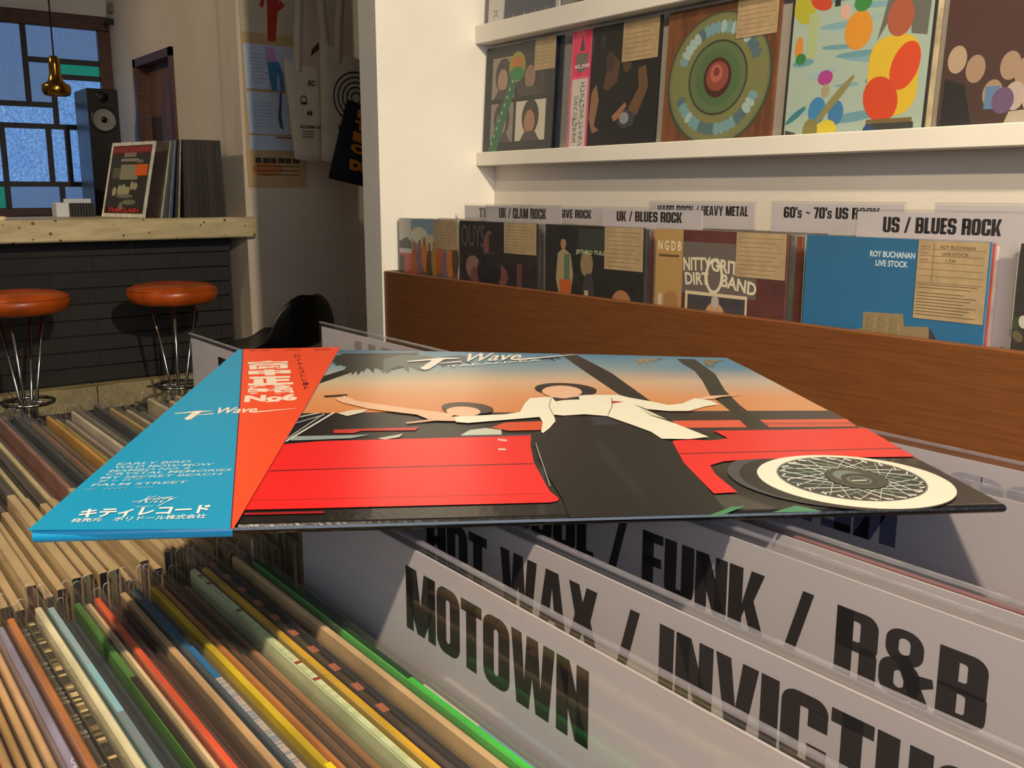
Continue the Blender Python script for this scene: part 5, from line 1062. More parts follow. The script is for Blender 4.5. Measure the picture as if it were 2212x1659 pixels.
# 1: dark frame with four plain portraits and a green ribbon
t, p = shown(-2.372, zs, .312, (26, 24, 26), 'black record cover with four pale portrait panels and a green ribbon', tagged=(.72, .74, 1.0, 1.0))
for (x0, y0, x1, y1, bg, hc, fc) in ((.10,.54,.44,.90,(150,140,128),(60,50,46),(170,136,118)),(.48,.54,.86,.90,(56,50,48),(40,34,32),(150,116,100)),(.10,.16,.44,.50,(140,132,122),(52,46,44),(160,130,112)),(.48,.16,.90,.50,(214,204,184),(48,38,34),(176,124,96))):
    p.rect(x0, y0, x1, y1, bg); cx = (x0+x1)/2; p.ell(cx, y0+.20, .12, .15, hc); p.ell(cx-.01, y0+.16, .075, .10, fc); p.poly([(cx-.14, y0), (cx+.14, y0), (cx+.07, y0+.08), (cx-.07, y0+.08)], (70, 60, 56))
p.poly([(.03,.0),(.17,.0),(.50,.72),(.40,.76)], (24, 104, 66)); p.ell(.47, .80, .12, .13, (150, 150, 48)); p.ell(.47, .84, .08, .05, (196, 110, 50)); p.ell(.47, .74, .11, .06, (40, 130, 64))
for i in range(9): p.rect(.12+.035*i, .14+.066*i, .135+.035*i, .165+.066*i, (190, 220, 190))
p.build('cover_print', t)
# 2: black cover with pink and white paper strip
t, p = shown(-1.995, zs, .318, (22, 18, 18), 'black record cover with a pink and white paper strip down its left side', tagged=(.60, .70, .98, 1.0))
p.rect(0, 0, .24, 1, (236, 90, 130)); p.rect(.025, .02, .215, .62, (214, 206, 196)); p.rect(.02, .64, .235, 1.0, (232, 40, 96)); p.poly([(.06,.82),(.20,.82),(.20,.70),(.13,.66),(.06,.70)], (110, 96, 96)); p.poly([(.10,.84),(.13,.97),(.16,.84)], (60, 40, 50)); p.text('¥2,500', .045, .70, .225, .735, (250, 220, 220), .02)
for k, s_ in enumerate(('エレクトリックレディランド', 'ジミヘンドリックス')):
    n_ = len(s_)
    for i, c_ in enumerate(s_):
        y1 = .60-.01-(i*(.55/13))-(.1 if k else 0); x0 = .13-.075*k; p.text(c_, x0, y1-.036, x0+.055, y1, (70, 62, 60), .02)
p.build('obi_print', t)
p = Print((-.159, -.002-.0002, 0), (1, 0, 0), (0, 0, 1), (0, -1, 0), .318, .313)
BR_ = (120, 84, 58)
p.poly([(.40,.52),(.44,.70),(.52,.76),(.58,.70),(.56,.56),(.46,.50)], (92, 64, 44)); p.poly([(.70,.36),(.80,.50),(.78,.64),(.86,.66),(.90,.50),(.80,.30),(.72,.26)], (110, 78, 50)); p.ell(.47, .72, .05, .08, (70, 48, 36)); p.ell(.66, .70, .05, .08, (84, 58, 40))
p.poly([(.27,.50),(.32,.56),(.36,.44),(.32,.24),(.38,.20),(.30,.18),(.25,.30)], (150, 108, 78)); p.poly([(.52,.30),(.66,.40),(.68,.37),(.60,.28),(.54,.26)], (164, 112, 72)); p.poly([(.58,.24),(.66,.36),(.78,.30),(.76,.22),(.64,.20)], (60, 60, 70)); p.ell(.66, .28, .05, .045, (150, 150, 156)); p.rect(.50, .035, .94, .048, (170, 160, 150))
p.build('cover_print', t)
# 3: wood-brown cover with a plain green disc
t, p = shown(-1.655, zs, .316, (120, 70, 36), 'wood-brown record cover with a large green oval disc', tagged=(.64, .74, .98, 1.0))
for i in range(14): p.rect(i/14, 0, i/14+.05, 1, random.choice([(112, 64, 32), (124, 74, 38), (104, 58, 30)]))
p.ell(.50, .48, .47, .46, (70, 72, 44), 48); p.ell(.50, .49, .45, .44, (112, 122, 84), 48); p.ell(.50, .495, .43, .42, (128, 128, 78), 48)
for i in range(46):
    a = 2*PI*i/46
    if abs(math.sin(a)) > .35: p.ell(.5+.355*math.cos(a), .495+.345*math.sin(a), .045, .030, random.choice([(120, 160, 166), (84, 112, 118), (168, 190, 188)]), 10, a)
p.ell(.5, .50, .265, .255, (60, 66, 44), 40); p.ell(.5, .50, .25, .24, (96, 116, 76), 40); p.ell(.5, .50, .20, .19, (84, 110, 70), 40)
p.ell(.5, .50, .125, .135, (74, 34, 28)); p.ell(.50, .51, .10, .10, (150, 72, 56)); p.ell(.49, .53, .055, .06, (186, 104, 82)); p.ell(.49, .54, .028, .03, (130, 56, 44))
p.build('cover_print', t)
# 4: pale blue cover with loose bright colour patches
t, p = shown(-1.312, zs, .313, (36, 32, 28), 'pale blue record cover with loose patches of yellow, red, orange and green paint', tagged=(.66, .90, .97, 1.0))
p.rect(.02, .01, .985, .99, (172, 190, 176))
for i in range(16): p.ell(random.uniform(.1, .8), random.uniform(.1, .95), random.uniform(.08, .2), random.uniform(.012, .03), random.choice([(130, 172, 184), (156, 188, 190), (190, 200, 176), (110, 158, 172)]), 16, random.uniform(-.2, .2))
p.ell(.10, .86, .08, .10, (186, 180, 50), 16, .4); p.ell(.22, .88, .085, .045, (206, 70, 36), 16, -.4); p.rect(.14, .55, .21, .82, (176, 190, 140)); p.ell(.08, .62, .03, .07, (222, 140, 46)); p.ell(.10, .55, .04, .035, (50, 132, 60))
p.rect(.32, .84, .36, .97, (50, 36, 28)); p.ell(.34, .97, .05, .05, (56, 44, 34)); p.ell(.40, .80, .035, .045, (222, 176, 160)); p.ell(.505, .68, .095, .115, (226, 150, 42)); p.ell(.52, .84, .06, .055, (60, 140, 66)); p.ell(.57, .93, .03, .07, (80, 150, 140))
p.poly([(.64,.60),(.72,.98),(.97,.98),(.96,.60),(.86,.62),(.84,.80),(.76,.80)], (108, 106, 98)); p.ell(.80, .92, .03, .06, (222, 220, 196), 16, .2)
p.poly(rr(.60, .16, .93, .62, .12), (226, 188, 48)); p.ell(.78, .72, .085, .11, (178, 92, 64)); p.ell(.70, .26, .11, .14, (216, 72, 32), 24, .5); p.ell(.84, .44, .09, .14, (222, 76, 34), 24, -.3); p.rect(.62, .12, .92, .145, (120, 100, 56)); p.poly([(.60,.02),(.94,.02),(.93,.12),(.62,.12)], (58, 62, 58)); p.ell(.64, .07, .04, .05, (44, 74, 120))
p.ell(.30, .42, .055, .045, (176, 62, 140)); p.ell(.31, .34, .03, .04, (170, 160, 120)); p.ell(.26, .22, .065, .085, (62, 136, 186)); p.ell(.40, .20, .055, .075, (62, 126, 176)); p.ell(.32, .08, .10, .075, (222, 200, 60), 20, .5); p.ell(.22, .10, .055, .075, (140, 132, 70)); p.ell(.38, .28, .025, .19, (144, 138, 84), 20, -.75)
p.ell(.10, .20, .09, .02, (60, 128, 138), 16, .6); p.poly([(.03,.02),(.12,.02),(.11,.09),(.03,.11)], (70, 60, 62)); p.build('cover_print', t)
# 5: dark cover with a pale crowd
t, p = shown(-.975, zs, .316, (70, 44, 40), 'dark maroon record cover with a crowd of pale heads, at the right edge', tagged=None)
p.vgrad(.0, .0, 1, 1, (70, 52, 46), (84, 48, 44)); p.poly([(.34,.99),(.62,.70),(.70,.74),(.50,.99)], (206, 160, 88)); p.poly([(.02,.0),(.02,.34),(.14,.30),(.22,.0)], (36, 34, 36))
for i, (x, y) in enumerate(((.08,.44),(.19,.38),(.38,.38),(.46,.34),(.54,.36),(.62,.33),(.70,.37),(.42,.22),(.52,.20),(.60,.22),(.30,.24),(.78,.30),(.86,.36),(.7,.2),(.82,.18))):
    p.ell(x, y, .055, .075, random.choice([(186, 160, 134), (200, 176, 150), (170, 140, 116), (190, 170, 160)]))
p.rect(.26, .16, .34, .28, (96, 130, 166)); p.ell(.36, .2, .06, .07, (110, 84, 120)); p.poly([(.35,.0),(.95,.0),(.95,.18),(.40,.14)], (184, 170, 150)); p.build('cover_print', t)
for (x_, c_, l_) in ((-2.366+.014, (34, 40, 52), 'dark blue-grey record tucked behind the cover with four portraits'), (-1.312+.009, (206, 186, 150), 'cream-edged record tucked behind the painted pale blue cover')):
    record((x_+.1565, 1.6815, Z(zs)), .003, c_, l_, rot=(-math.radians(3.5), 0, 0), sleeve=False)
# upper ledge: only the feet of three covers show
zs2 = .4265
t, p = shown(-2.345, zs2, .313, (206, 204, 204), 'pale record cover with a grey jagged picture on the top ledge, only its foot showing', tagged=None)
p.rect(.0, .0, .22, 1, (214, 210, 204)); p.text('ス', .07, .16, .15, .22, (120, 120, 126), .02); p.rect(.07, .05, .15, .10, (150, 146, 146)); p.rect(.24, .08, .95, 1, (64, 70, 88)); p.rect(.24, .0, .95, .08, (150, 140, 134))
for i in range(14): p.poly([(.25+i*.05,.07),(.30+i*.05,.07),(.275+i*.05,.13+.02*(i%3))], (150, 142, 138))
p.build('cover_print', t)
for x, c, l in ((-1.97, (110, 104, 100), 'grey record cover, second on the top ledge, only its foot showing'), (-1.63, (60, 70, 60), 'dark green record cover, third on the top ledge')):
    t, p = shown(x, zs2, .313, c, l, tagged=None); p.rect(.05, .05, .95, .5, tuple(v*.7 for v in c)); p.ell(.5, .3, .3, .2, tuple(v*1.1 for v in c)); p.build('cover_print', t)

# ---------------------------------------------------------------- bin along the back wall
wb = thing('wall_record_bin', (-.6, 1.5, 0), 'long brown wooden record bin along the back wall', 'record bin')
box('front_panel', (-2.378, 1.340, Z(-.62)), (2.2, 1.358, Z(-.214)), M_WOOD, wb, .002)
box('back_panel', (-2.378, 1.695, Z(-.62)), (2.2, 1.715, Z(-.10)), M_BINSIDE, wb)
box('floor_panel', (-2.378, 1.358, Z(-.405)), (2.2, 1.695, Z(-.388)), M_BINSIDE, wb)
box('plinth', (-2.378, 1.40, 0), (2.2, 1.70, Z(-.62)), M_BLACK, wb)
box('side_panel', (-2.378, 1.358, Z(-.388)), (-2.366, 1.695, Z(-.214)), M_BINSIDE, wb)
BINX = [(-2.363, -2.073), (-2.062, -1.749), (-1.718, -1.405), (-1.372, -1.058), (-1.020, -.706), (-.665, -.352)]
for i in range(5):
    xm = (BINX[i][1]+BINX[i+1][0])/2
    box('divider_panel', (xm-.003, 1.40, Z(-.388)), (xm+.003, 1.695, Z(-.22)), M_BINSIDE, wb)
def binrec(i, col, label, top=-.070, **k):
    a, b_ = BINX[i]; w = round(b_-a, 3) if i == 0 else .313; xl = (a+b_)/2
    t = record((xl, 1.3850, Z(top)-.313), .004, col, label, w=w, ext=.002, sleeve=True, film=FILMW, **k)
    # flat price tag at the right top of the face, under the film
    return t, Print((-w/2, -.002, 0), (1, 0, 0), (0, 0, 1), (0, -1, 0), w, .313, .000008)
def face_tag(t, x0=.665, y0=.745, lines=9, extra=None, w=.313):
    box('price_tag', (-w/2+w*x0, -.00275, .313*y0), (w/2-.002, -.00235, .3125), M_KRAFT, t)
    q = Print((-w/2, -.00275, 0), (1, 0, 0), (0, 0, 1), (0, -1, 0), w, .313, .000008)
    if extra: extra(q)
    else: tag_print(q, x0, y0, .99, .99, lines)
    q.build('tag_print', t)
t, p = binrec(0, (170, 150, 120), 'record with a colourful crowd and red strip in the leftmost wall bin slot')
p.rect(0, 0, .22, 1, (196, 192, 180)); p.rect(.0, .0, .22, .70, (190, 56, 46)); p.rect(0, .2, .08, .68, (50, 40, 38)); p.poly([(.0,.74),(.22,.74),(.22,.80),(.14,.84),(.0,.80)], (60, 66, 52)); p.rect(.23, .86, 1, 1, (130, 160, 176)); p.ell(.36, .86, .14, .07, (216, 210, 186)); p.ell(.52, .80, .16, .07, (206, 190, 150)); p.rect(.23, .0, 1, .70, (120, 84, 56))
for i in range(9): p.ell(.28+i*.085, .62+.03*(i%3), .055, .13, [(196, 84, 40), (126, 100, 120), (206, 120, 40), (90, 62, 46), (176, 130, 50)][i%5]); p.ell(.28+i*.085, .77+.02*(i%3), .025, .035, (150, 104, 80))
p.build('cover_print', t); face_tag(t, .62, .76, w=.290)
t, p = binrec(1, (32, 20, 22), 'near-black record with two dim pink faces in the second wall bin slot')
p.text('OUYS', .02, .80, .34, .97, (96, 86, 84), .0); p.ell(.40, .80, .07, .13, (128, 74, 66)); p.rect(.40, .76, .5, .9, (30, 18, 18)); p.ell(.18, .64, .10, .09, (150, 104, 96)); p.ell(.20, .56, .06, .08, (120, 66, 62)); p.ell(.56, .60, .09, .07, (126, 72, 66), 20, -.5); p.rect(.76, .3, .82, .70, (110, 60, 58)); p.ell(.40, .62, .16, .14, (18, 14, 15))
p.build('cover_print', t); face_tag(t, .60, .77)
t, p = binrec(2, (26, 22, 20), 'black record lettered in white with costumed figures in the third wall bin slot')
p.poly([(.12,.62),(.14,.80),(.20,.84),(.28,.80),(.31,.66),(.28,.50),(.16,.50)], (170, 150, 110)); p.rect(.21, .56, .27, .80, (92, 116, 92)); p.poly([(.16,.62),(.29,.62),(.29,.30),(.24,.30),(.225,.5),(.20,.30),(.17,.30)], (196, 96, 36)); p.ell(.20, .87, .03, .04, (176, 130, 96)); p.rect(.14, .90, .27, .98, (16, 14, 14)); p.ell(.45, .74, .065, .09, (150, 128, 92)); p.ell(.47, .56, .06, .12, (60, 54, 60)); p.poly([(.43,.56),(.47,.56),(.46,.34),(.43,.34)], (206, 180, 150)); p.ell(.60, .40, .09, .08, (160, 130, 96)); p.rect(.36, .82, .62, .98, (52, 56, 46)); p.text('JETHRO TULL', .335, .80, .635, .835, (196, 204, 160), .03); p.ell(.80, .48, .10, .11, (176, 120, 80))
p.build('cover_print', t); face_tag(t, .63, .72)
t, p = binrec(3, (98, 44, 40), 'maroon record with cream swash lettering and tan strip in the fourth wall bin slot')
p.rect(0, 0, .23, 1, (188, 148, 88)); p.text('N G D B', .02, .87, .215, .93, (240, 228, 196), .02); p.rect(.03, .83, .20, .845, (100, 76, 52)); p.rect(.03, .2, .06, .6, (210, 196, 176)); p.poly(rr(.08, .2, .20, .62, .05), (170, 124, 70)); p.rect(.23, .62, .80, .93, (108, 96, 90)); p.rect(.23, .2, 1, .47, (110, 52, 48))
CR = (232, 220, 190)
p.text3('NITTY', (.24,.755), (.46,.765), (.235,.835), CR, .03); p.text3('GRITTY', (.46,.765), (.78,.74), (.46,.845), CR, .03); p.text3('DIRT', (.26,.67), (.45,.68), (.25,.745), CR, .03); p.text3('BAND', (.54,.68), (.80,.64), (.545,.755), CR, .03)
p.ring(.485, .735, .07, .105, .02, CR); p.rect(.26, .20, .74, .635, (222, 206, 170)); p.rect(.28, .20, .725, .615, (72, 62, 62)); p.rect(.28, .56, .725, .60, (60, 58, 66)); p.ell(.50, .50, .075, .08, (206, 160, 116)); p.ell(.50, .585, .03, .035, (190, 180, 170)); p.rect(.60, .49, .70, .52, (160, 110, 70)); p.build('cover_print', t); face_tag(t, .645, .745)
t, p = binrec(4, (38, 120, 168), 'bright blue record with white lettering and a stone fort in the fifth wall bin slot')
p.vgrad(0, 0, 1, 1, (20, 116, 170), (34, 104, 148)); p.text('ROY BUCHANAN', .385, .905, .63, .935, (226, 236, 236), .02); p.text('LIVE STOCK', .42, .86, .595, .89, (226, 236, 236), .02)
p.poly([(.28,.30),(.30,.522),(.37,.537),(.37,.622),(.59,.632),(.60,.572),(.73,.582),(.745,.44),(.74,.30)], (150, 130, 92)); p.poly([(.735,.30),(.735,.582),(.785,.512),(.79,.30)], (58, 54, 56))
for i in range(26): p.rect(.39+(i%9)*.022, .51+(i//9)*.035, .405+(i%9)*.022, .535+(i//9)*.035, [(138, 119, 84), (160, 140, 100), (146, 126, 90)][(i*5) % 3])
p.build('cover_print', t)
def roytag(q):
    C_ = (96, 72, 44); x0, x1 = .645, .985
    for i in range(6): q.rect(x0+.01, .955-i*.032, x1-.01, .957-i*.032, C_)
    q.rect(.725, .80, .7275, .985, C_)
    q.text('ARTIST', .66, .963, .71, .972, C_); q.text('TITLE', .66, .932, .70, .941, C_); q.text('PRICE', .66, .900, .70, .909, C_); q.text('ROY BUCHANAN', .76, .960, .93, .976, C_, .01); q.text('LIVE STOCK', .77, .928, .90, .944, C_, .01); q.text('1,320', .79, .896, .84, .912, C_, .01)
    for i in range(10): q.rect(.655, .785-i*.015-(.01 if i > 1 else 0), .955-.03*(i%3), .788-i*.015-(.01 if i > 1 else 0), C_)
face_tag(t, .645, .62, extra=roytag)
t, p = binrec(5, (46, 40, 34), 'dark record with white flowers in the rightmost wall bin slot, cut by the frame')
for i in range(20): p.ell(random.uniform(0, .3), random.uniform(.3, .95), .03, .02, random.choice([(80, 74, 50), (60, 64, 44), (200, 196, 180), (100, 90, 60)]), 10, random.random()*3)
p.build('cover_print', t); face_tag(t, .65, .74)
SLOT = ['leftmost', 'second', 'third', 'fourth', 'fifth', 'rightmost']
PALW = [(120, 112, 100), (84, 84, 80), (150, 140, 120), (70, 62, 56), (176, 168, 150), (110, 96, 80), (54, 50, 50), (140, 70, 60), (90, 100, 104)]
NW = [(190, 70, 60), (230, 226, 218), (160, 120, 80)]
for i, (a, b_) in enumerate(BINX):
    y = 1.3925
    for k in range(16):
        if k == 3: y += .006
        c = PALW[(i*5+k*3+k//3) % len(PALW)]
        if i == 4 and k < 3: c = NW[k]
        record(((a+b_)/2+random.uniform(-.003, .004), y+.002, Z(-.074+random.uniform(-.004, .002))-.313), .0036, c, f'record in the {SLOT[i]} wall bin slot, {ordw(k)} behind its front cover', f'records behind the front cover in the {SLOT[i]} wall bin slot', ext=.002, film=FILMH, w=.290 if i == 0 else .313)
        y += .0065 if k < 8 else .012
# genre cards standing in the wall bin
def card(name_text, xl, w, y, ztop, label, txt=None, h=.345, cap=.021, drop=.010, col=(34, 26, 24), back=None, y_lean=0.0, parts=None):
    t = local_thing('genre_card', (xl+w/2, y, Z(ztop)-h), label, 'divider card', rot=(y_lean, 0, 0))
    MB().box((-w/2, -.0004, 0), (w/2, .0004, h-.004)).build('card', M_CARD, t)
    p = Print((-w/2, -.00042, 0), (1, 0, 0), (0, 0, 1), (0, -1, 0), 1, 1, .00003)
    for (s_, x0, x1, z1, z0, c_) in (parts or []): p.block(s_, x0, h-z1, x1, h-z0, c_)
    if parts: p.build('lettering', t)
    # clear rigid sheet around the card with a heat-sealed top edge
    MB().add([(-w/2-.003, -.0009, 0), (w/2+.003, -.0009, 0), (w/2+.003, -.0009, h), (-w/2-.003, -.0009, h)], [(0, 1, 2, 3)]).build('cover_sheet', SHEET, t)
    MB().add([(-w/2-.003, .0009, 0), (w/2+.003, .0009, 0), (w/2+.003, .0009, h), (-w/2-.003, .0009, h)], [(3, 2, 1, 0)]).build('back_sheet', SHEET, t)
    MB().box((-w/2-.003, -.0010, h-.0012), (w/2+.003, .0010, h), .0003).build('sealed_edge', EDGE, t)
    return t
K = (36, 28, 26)
# (text, x from card left .., z from top ..)
card('', -2.30, .30, 1.56, -.0325, 'genre card with a cut-off word behind the glam rock card', parts=[('THE', .070, .135, .036, .010, K)])
card('', -2.042, .298, 1.450, -.030, 'genre card for UK glam rock in the wall bin', parts=[('UK / GLAM ROCK', .056, .243, .0330, .0085, K)])
card('', -1.96, .302, 1.50, -.0324, 'genre card for progressive rock, its start hidden by the glam rock card', parts=[('PROGRESSIVE ROCK', .055, .264, .0275, .008, K)])
card('', -1.575, .285, 1.424, -.0305, 'genre card for UK blues rock in the wall bin', parts=[('UK / BLUES ROCK', .045, .232, .0292, .0085, K)])
card('', -1.56, .292, 1.55, -.0185, 'genre card for hard rock and heavy metal behind the UK blues card', parts=[('HARD ROCK / HEAVY METAL', .025, .275, .029, .0095, K)])
card('', -1.187, .27, 1.50, -.0165, "genre card for sixties and seventies US rock", parts=[("60's ~ 70's US ROCK", .027, .225, .030, .010, K)])
card('', -.862, .30, 1.50, -.0165, 'blank-fronted genre card behind the US blues rock card', parts=None)
card('', -.938, .305, 1.4005+.0, -.0265, 'genre card for US blues rock, nearest the right edge', parts=[('US / BLUES ROCK', .047, .235, .0355, .0115, K)])
# ---------------------------------------------------------------- near double-sided bin
nb = thing('island_record_bin', (-.3, .2, 0), 'low wooden island bin holding the records in the foreground', 'record bin')
zfl = Z(-.150-.313-.006)
box('floor_panel', (-.80, -.06, zfl-.018), (.40, .62, zfl), M_BINSIDE, nb)
box('front_panel', (-.80, -.075, Z(-.60)), (.40, -.058, Z(-.24)), M_WOOD, nb, .002)
box('back_panel', (-.80, .602, Z(-.60)), (.40, .62, Z(-.24)), M_WOOD, nb, .002)
box('end_panel', (-.80, -.058, Z(-.60)), (-.785, .602, Z(-.24)), M_WOOD, nb, .002)
box('end_panel', (.385, -.058, Z(-.60)), (.40, .602, Z(-.24)), M_WOOD, nb, .002)
box('divider_panel', (-.387, -.058, zfl), (-.381, .602, Z(-.20)), M_BINSIDE, nb)
box('divider_panel', (-.020, -.058, zfl), (-.014, .602, Z(-.20)), M_BINSIDE, nb)
for (x, y) in ((-.76, -.03), (-.76, .56), (.34, -.03), (.34, .56)): box('leg', (x, y, 0), (x+.035, y+.035, zfl-.018), M_WOODD, nb, .002)

# front slot, in front of the motown card: colours read from the photograph, nearest first
FRONT = [((206, 60, 84), 'pink'), ((190, 150, 100), 'tan'), ((176, 138, 86), 'kraft brown'), ((198, 158, 110), 'light tan'), ((214, 170, 124), 'peach'), ((146, 140, 164), 'lavender'),
 ((190, 118, 62), 'orange-brown'), ((92, 88, 80), 'dark grey'), ((66, 58, 46), 'speckled brown'), ((238, 226, 184), 'cream'), ((128, 176, 190), 'light blue'), ((64, 68, 72), 'slate grey'), ((58, 60, 66), 'pink-edged charcoal'),
 ((82, 128, 56), 'green'), ((214, 190, 148), 'pale cream'), ((226, 86, 48), 'bright red-orange'), ((110, 84, 68), 'hazy brown'), ((66, 52, 44), 'dark brown'), ((198, 160, 116), 'beige'), ((28, 90, 122), 'deep blue'), ((206, 160, 130), 'dusty pink'),
 ((206, 176, 40), 'yellow'), ((208, 122, 58), 'orange'), ((82, 70, 54), 'olive brown'), ((138, 106, 88), 'mauve brown'), ((150, 110, 80), 'tan brown'), ((198, 206, 160), 'pale green'), ((222, 172, 40), 'golden yellow'),
 ((52, 46, 66), 'navy'), ((66, 54, 80), 'purple'), ((44, 40, 40), 'black'), ((206, 174, 128), 'light beige'), ((150, 122, 88), 'brown paper'), ((70, 206, 74), 'vivid green'), ((74, 72, 70), 'dull grey'), ((54, 50, 48), 'dark charcoal')]
y = .0285; n_f = len(FRONT); step = (.1475-.0285)/n_f
FR_T = []
for i, (c, nm) in enumerate(FRONT):
    th = .0023 if i % 4 else .0027
    zt_ = -.1515 + random.uniform(-.0015, .0015) + (.0045 if i in (5, 6, 9, 10, 13, 14, 15, 18, 19, 21, 22, 26, 27, 28, 31, 33) else 0) + (.0 if i < n_f-10 else .003) - (.0015 if i == 33 else 0) - (.003 if i > 33 else 0)
    t = record((-.375+.1625+.009+random.uniform(-.004, .003), y+step/2, Z(zt_)-.313), th, c, f'{nm} record in the near bin, {ordw(n_f-1-i)} before the lettered cards', 'records in the front bin slot', rot=(0, 0, random.uniform(-.002, .002)), ptag=True, tagw=.10, film=FILM, fw=.0008, fh=.0035, ext=.016)
    FR_T.append(t); y += step
def top_strip(t, x0, x1, th, cols, name='edge_print'):
    """printed dashes on the top edge of a jacket (x measured from its left end)"""
    p = Print((-.1565, -th/2, .313), (1, 0, 0), (0, 1, 0), (0, 0, 1), 1, th, .00015)
    n_ = len(cols)
    for k, c in enumerate(cols):
        if c: p.rect(x0+(x1-x0)*k/n_, .06, x0+(x1-x0)*(k+1)/n_, .94, c); p.k = 1
    p.build(name, t)
def rnd(cols, n_): return [random.choice(cols) for _ in range(n_)]
top_strip(FR_T[7], .0, .3, .0023, rnd([None, None, None, None, (140, 136, 122)], 260))
top_strip(FR_T[8], .0, .3, .0027, rnd([(196, 170, 120), None, None, (120, 100, 70), (52, 46, 40)], 190))
top_strip(FR_T[10], .0, .3, .0023, [(150, 176, 186)]*3+[(140, 190, 200)]*2+[(120, 134, 140)]*4+[(150, 170, 180)]*2+[(120, 184, 206)]*6)
top_strip(FR_T[13], .07, .3, .0023, [(46, 36, 28)]*9+[(70, 160, 60), (70, 160, 60), (46, 36, 28), (70, 160, 60), (46, 36, 28), (84, 176, 70), (84, 176, 70), (84, 176, 70), (84, 176, 70)])
top_strip(FR_T[33], .0, .12, .0023, [(26, 60, 34)]*6)  # shadow on the left end of the green edge, painted as dark green
top_strip(FR_T[12], .0, .3, .0027, rnd([(56, 60, 70), (60, 64, 74)], 60))
top_strip(FR_T[19], .06, .3, .0023, [(40, 110, 160)]*36+rnd([(170, 170, 156), (190, 170, 160), (150, 150, 160), (196, 160, 146), (130, 136, 150)], 300))
top_strip(FR_T[21], .10, .3, .0023, [None]*6+[(240, 214, 20)]*6+[(74, 66, 56)]*14)
top_strip(FR_T[28], .0, .15, .0027, [(176, 96, 74), (30, 24, 26), (30, 24, 26)]*10)
top_strip(FR_T[26], .0, .3, .0023, rnd([(206, 214, 170)]*5+[(190, 200, 150)]*3+[(150, 60, 50)], 160))
top_strip(FR_T[35], .12, .3, .0023, [(220, 220, 210), (120, 170, 210), (110, 164, 206), (110, 164, 206), None, None])
p = Print((-.1565+.10, -.0010, .313), (1, 0, 0), (0, 1, 0), (0, 0, 1), 1, .0023, .00012)
p.text('VICARIOUS  RENAISSANCE', .0, .30, .085, .70, (214, 212, 220), .01); p.build('edge_print', FR_T[5])

# second slot, left: kraft tags at the right-hand ends
SECC = [((120, 92, 62), 'brown'), ((150, 128, 96), 'tan'), ((84, 76, 70), 'grey'), ((160, 104, 84), 'dusty red'), ((92, 78, 78), 'plum grey'), ((104, 82, 84), 'dull mauve'), ((74, 66, 60), 'dark brown'), ((180, 166, 122), 'cream'),
 ((64, 58, 56), 'charcoal'), ((188, 172, 128), 'pale cream'), ((150, 104, 92), 'rose brown'), ((140, 98, 86), 'reddish'), ((78, 78, 76), 'slate'), ((58, 62, 66), 'blue-black'), ((96, 84, 64), 'olive'), ((170, 108, 72), 'rust'), ((112, 96, 66), 'khaki'), ((190, 140, 62), 'golden'),
 ((170, 150, 60), 'mustard'), ((150, 136, 124), 'grey-pink'), ((180, 170, 150), 'off-white'), ((104, 100, 88), 'stone grey'), ((76, 74, 70), 'dim grey'), ((66, 66, 66), 'iron grey'), ((126, 116, 96), 'drab'), ((172, 146, 92), 'sand'), ((90, 86, 76), 'moss grey'), ((164, 150, 118), 'buff'), ((82, 74, 112), 'violet'), ((120, 108, 92), 'taupe'), ((172, 158, 124), 'ivory'), ((158, 66, 76), 'crimson'), ((128, 100, 80), 'walnut'), ((190, 166, 120), 'wheat'), ((180, 154, 112), 'biscuit'), ((150, 140, 120), 'ash'), ((168, 140, 100), 'fawn')]
y = .045; n_s = len(SECC); st2 = (.236-.045)/n_s
for i, (c, nm) in enumerate(SECC):
    record((-.718+.1625+.006+random.uniform(-.005, .004), y+st2/2, Z(-.150+random.uniform(-.006, .004))-.313), 0.0024 if i % 3 else .0029, c, f'{nm} record in the left-hand bin slot, {ordw(i)} from the near side', 'records in the left-hand bin slot', rot=(0, 0, random.uniform(-.003, .003)), ptag=True, tagw=(.105, .118, .128, .112)[(i*7) % 4], tagh=.07, film=FILMH, fw=.0014, fh=.0030)
    y += st2
# records behind the lettered cards
for (xc, ya, yb, n_, wh) in ((-.2035, .268, .345, 12, 'behind the lettered cards of the front bin slot'), (-.549, .250, .340, 14, 'between the two cards of the left-hand bin slot'), (-.549, .358, .46, 14, 'at the far side of the left-hand bin slot'), (-.2035, .405, .50, 14, 'at the far side of the front bin slot')):
    for i in range(n_):
        record((xc, ya+(yb-ya)*(i+.5)/n_, Z(-.152+random.uniform(-.004, .002))-.313), .0036, random.choice(PALW), f'record {wh}, {ordw(i)} from the near side', f'records {wh}', film=FILMH)

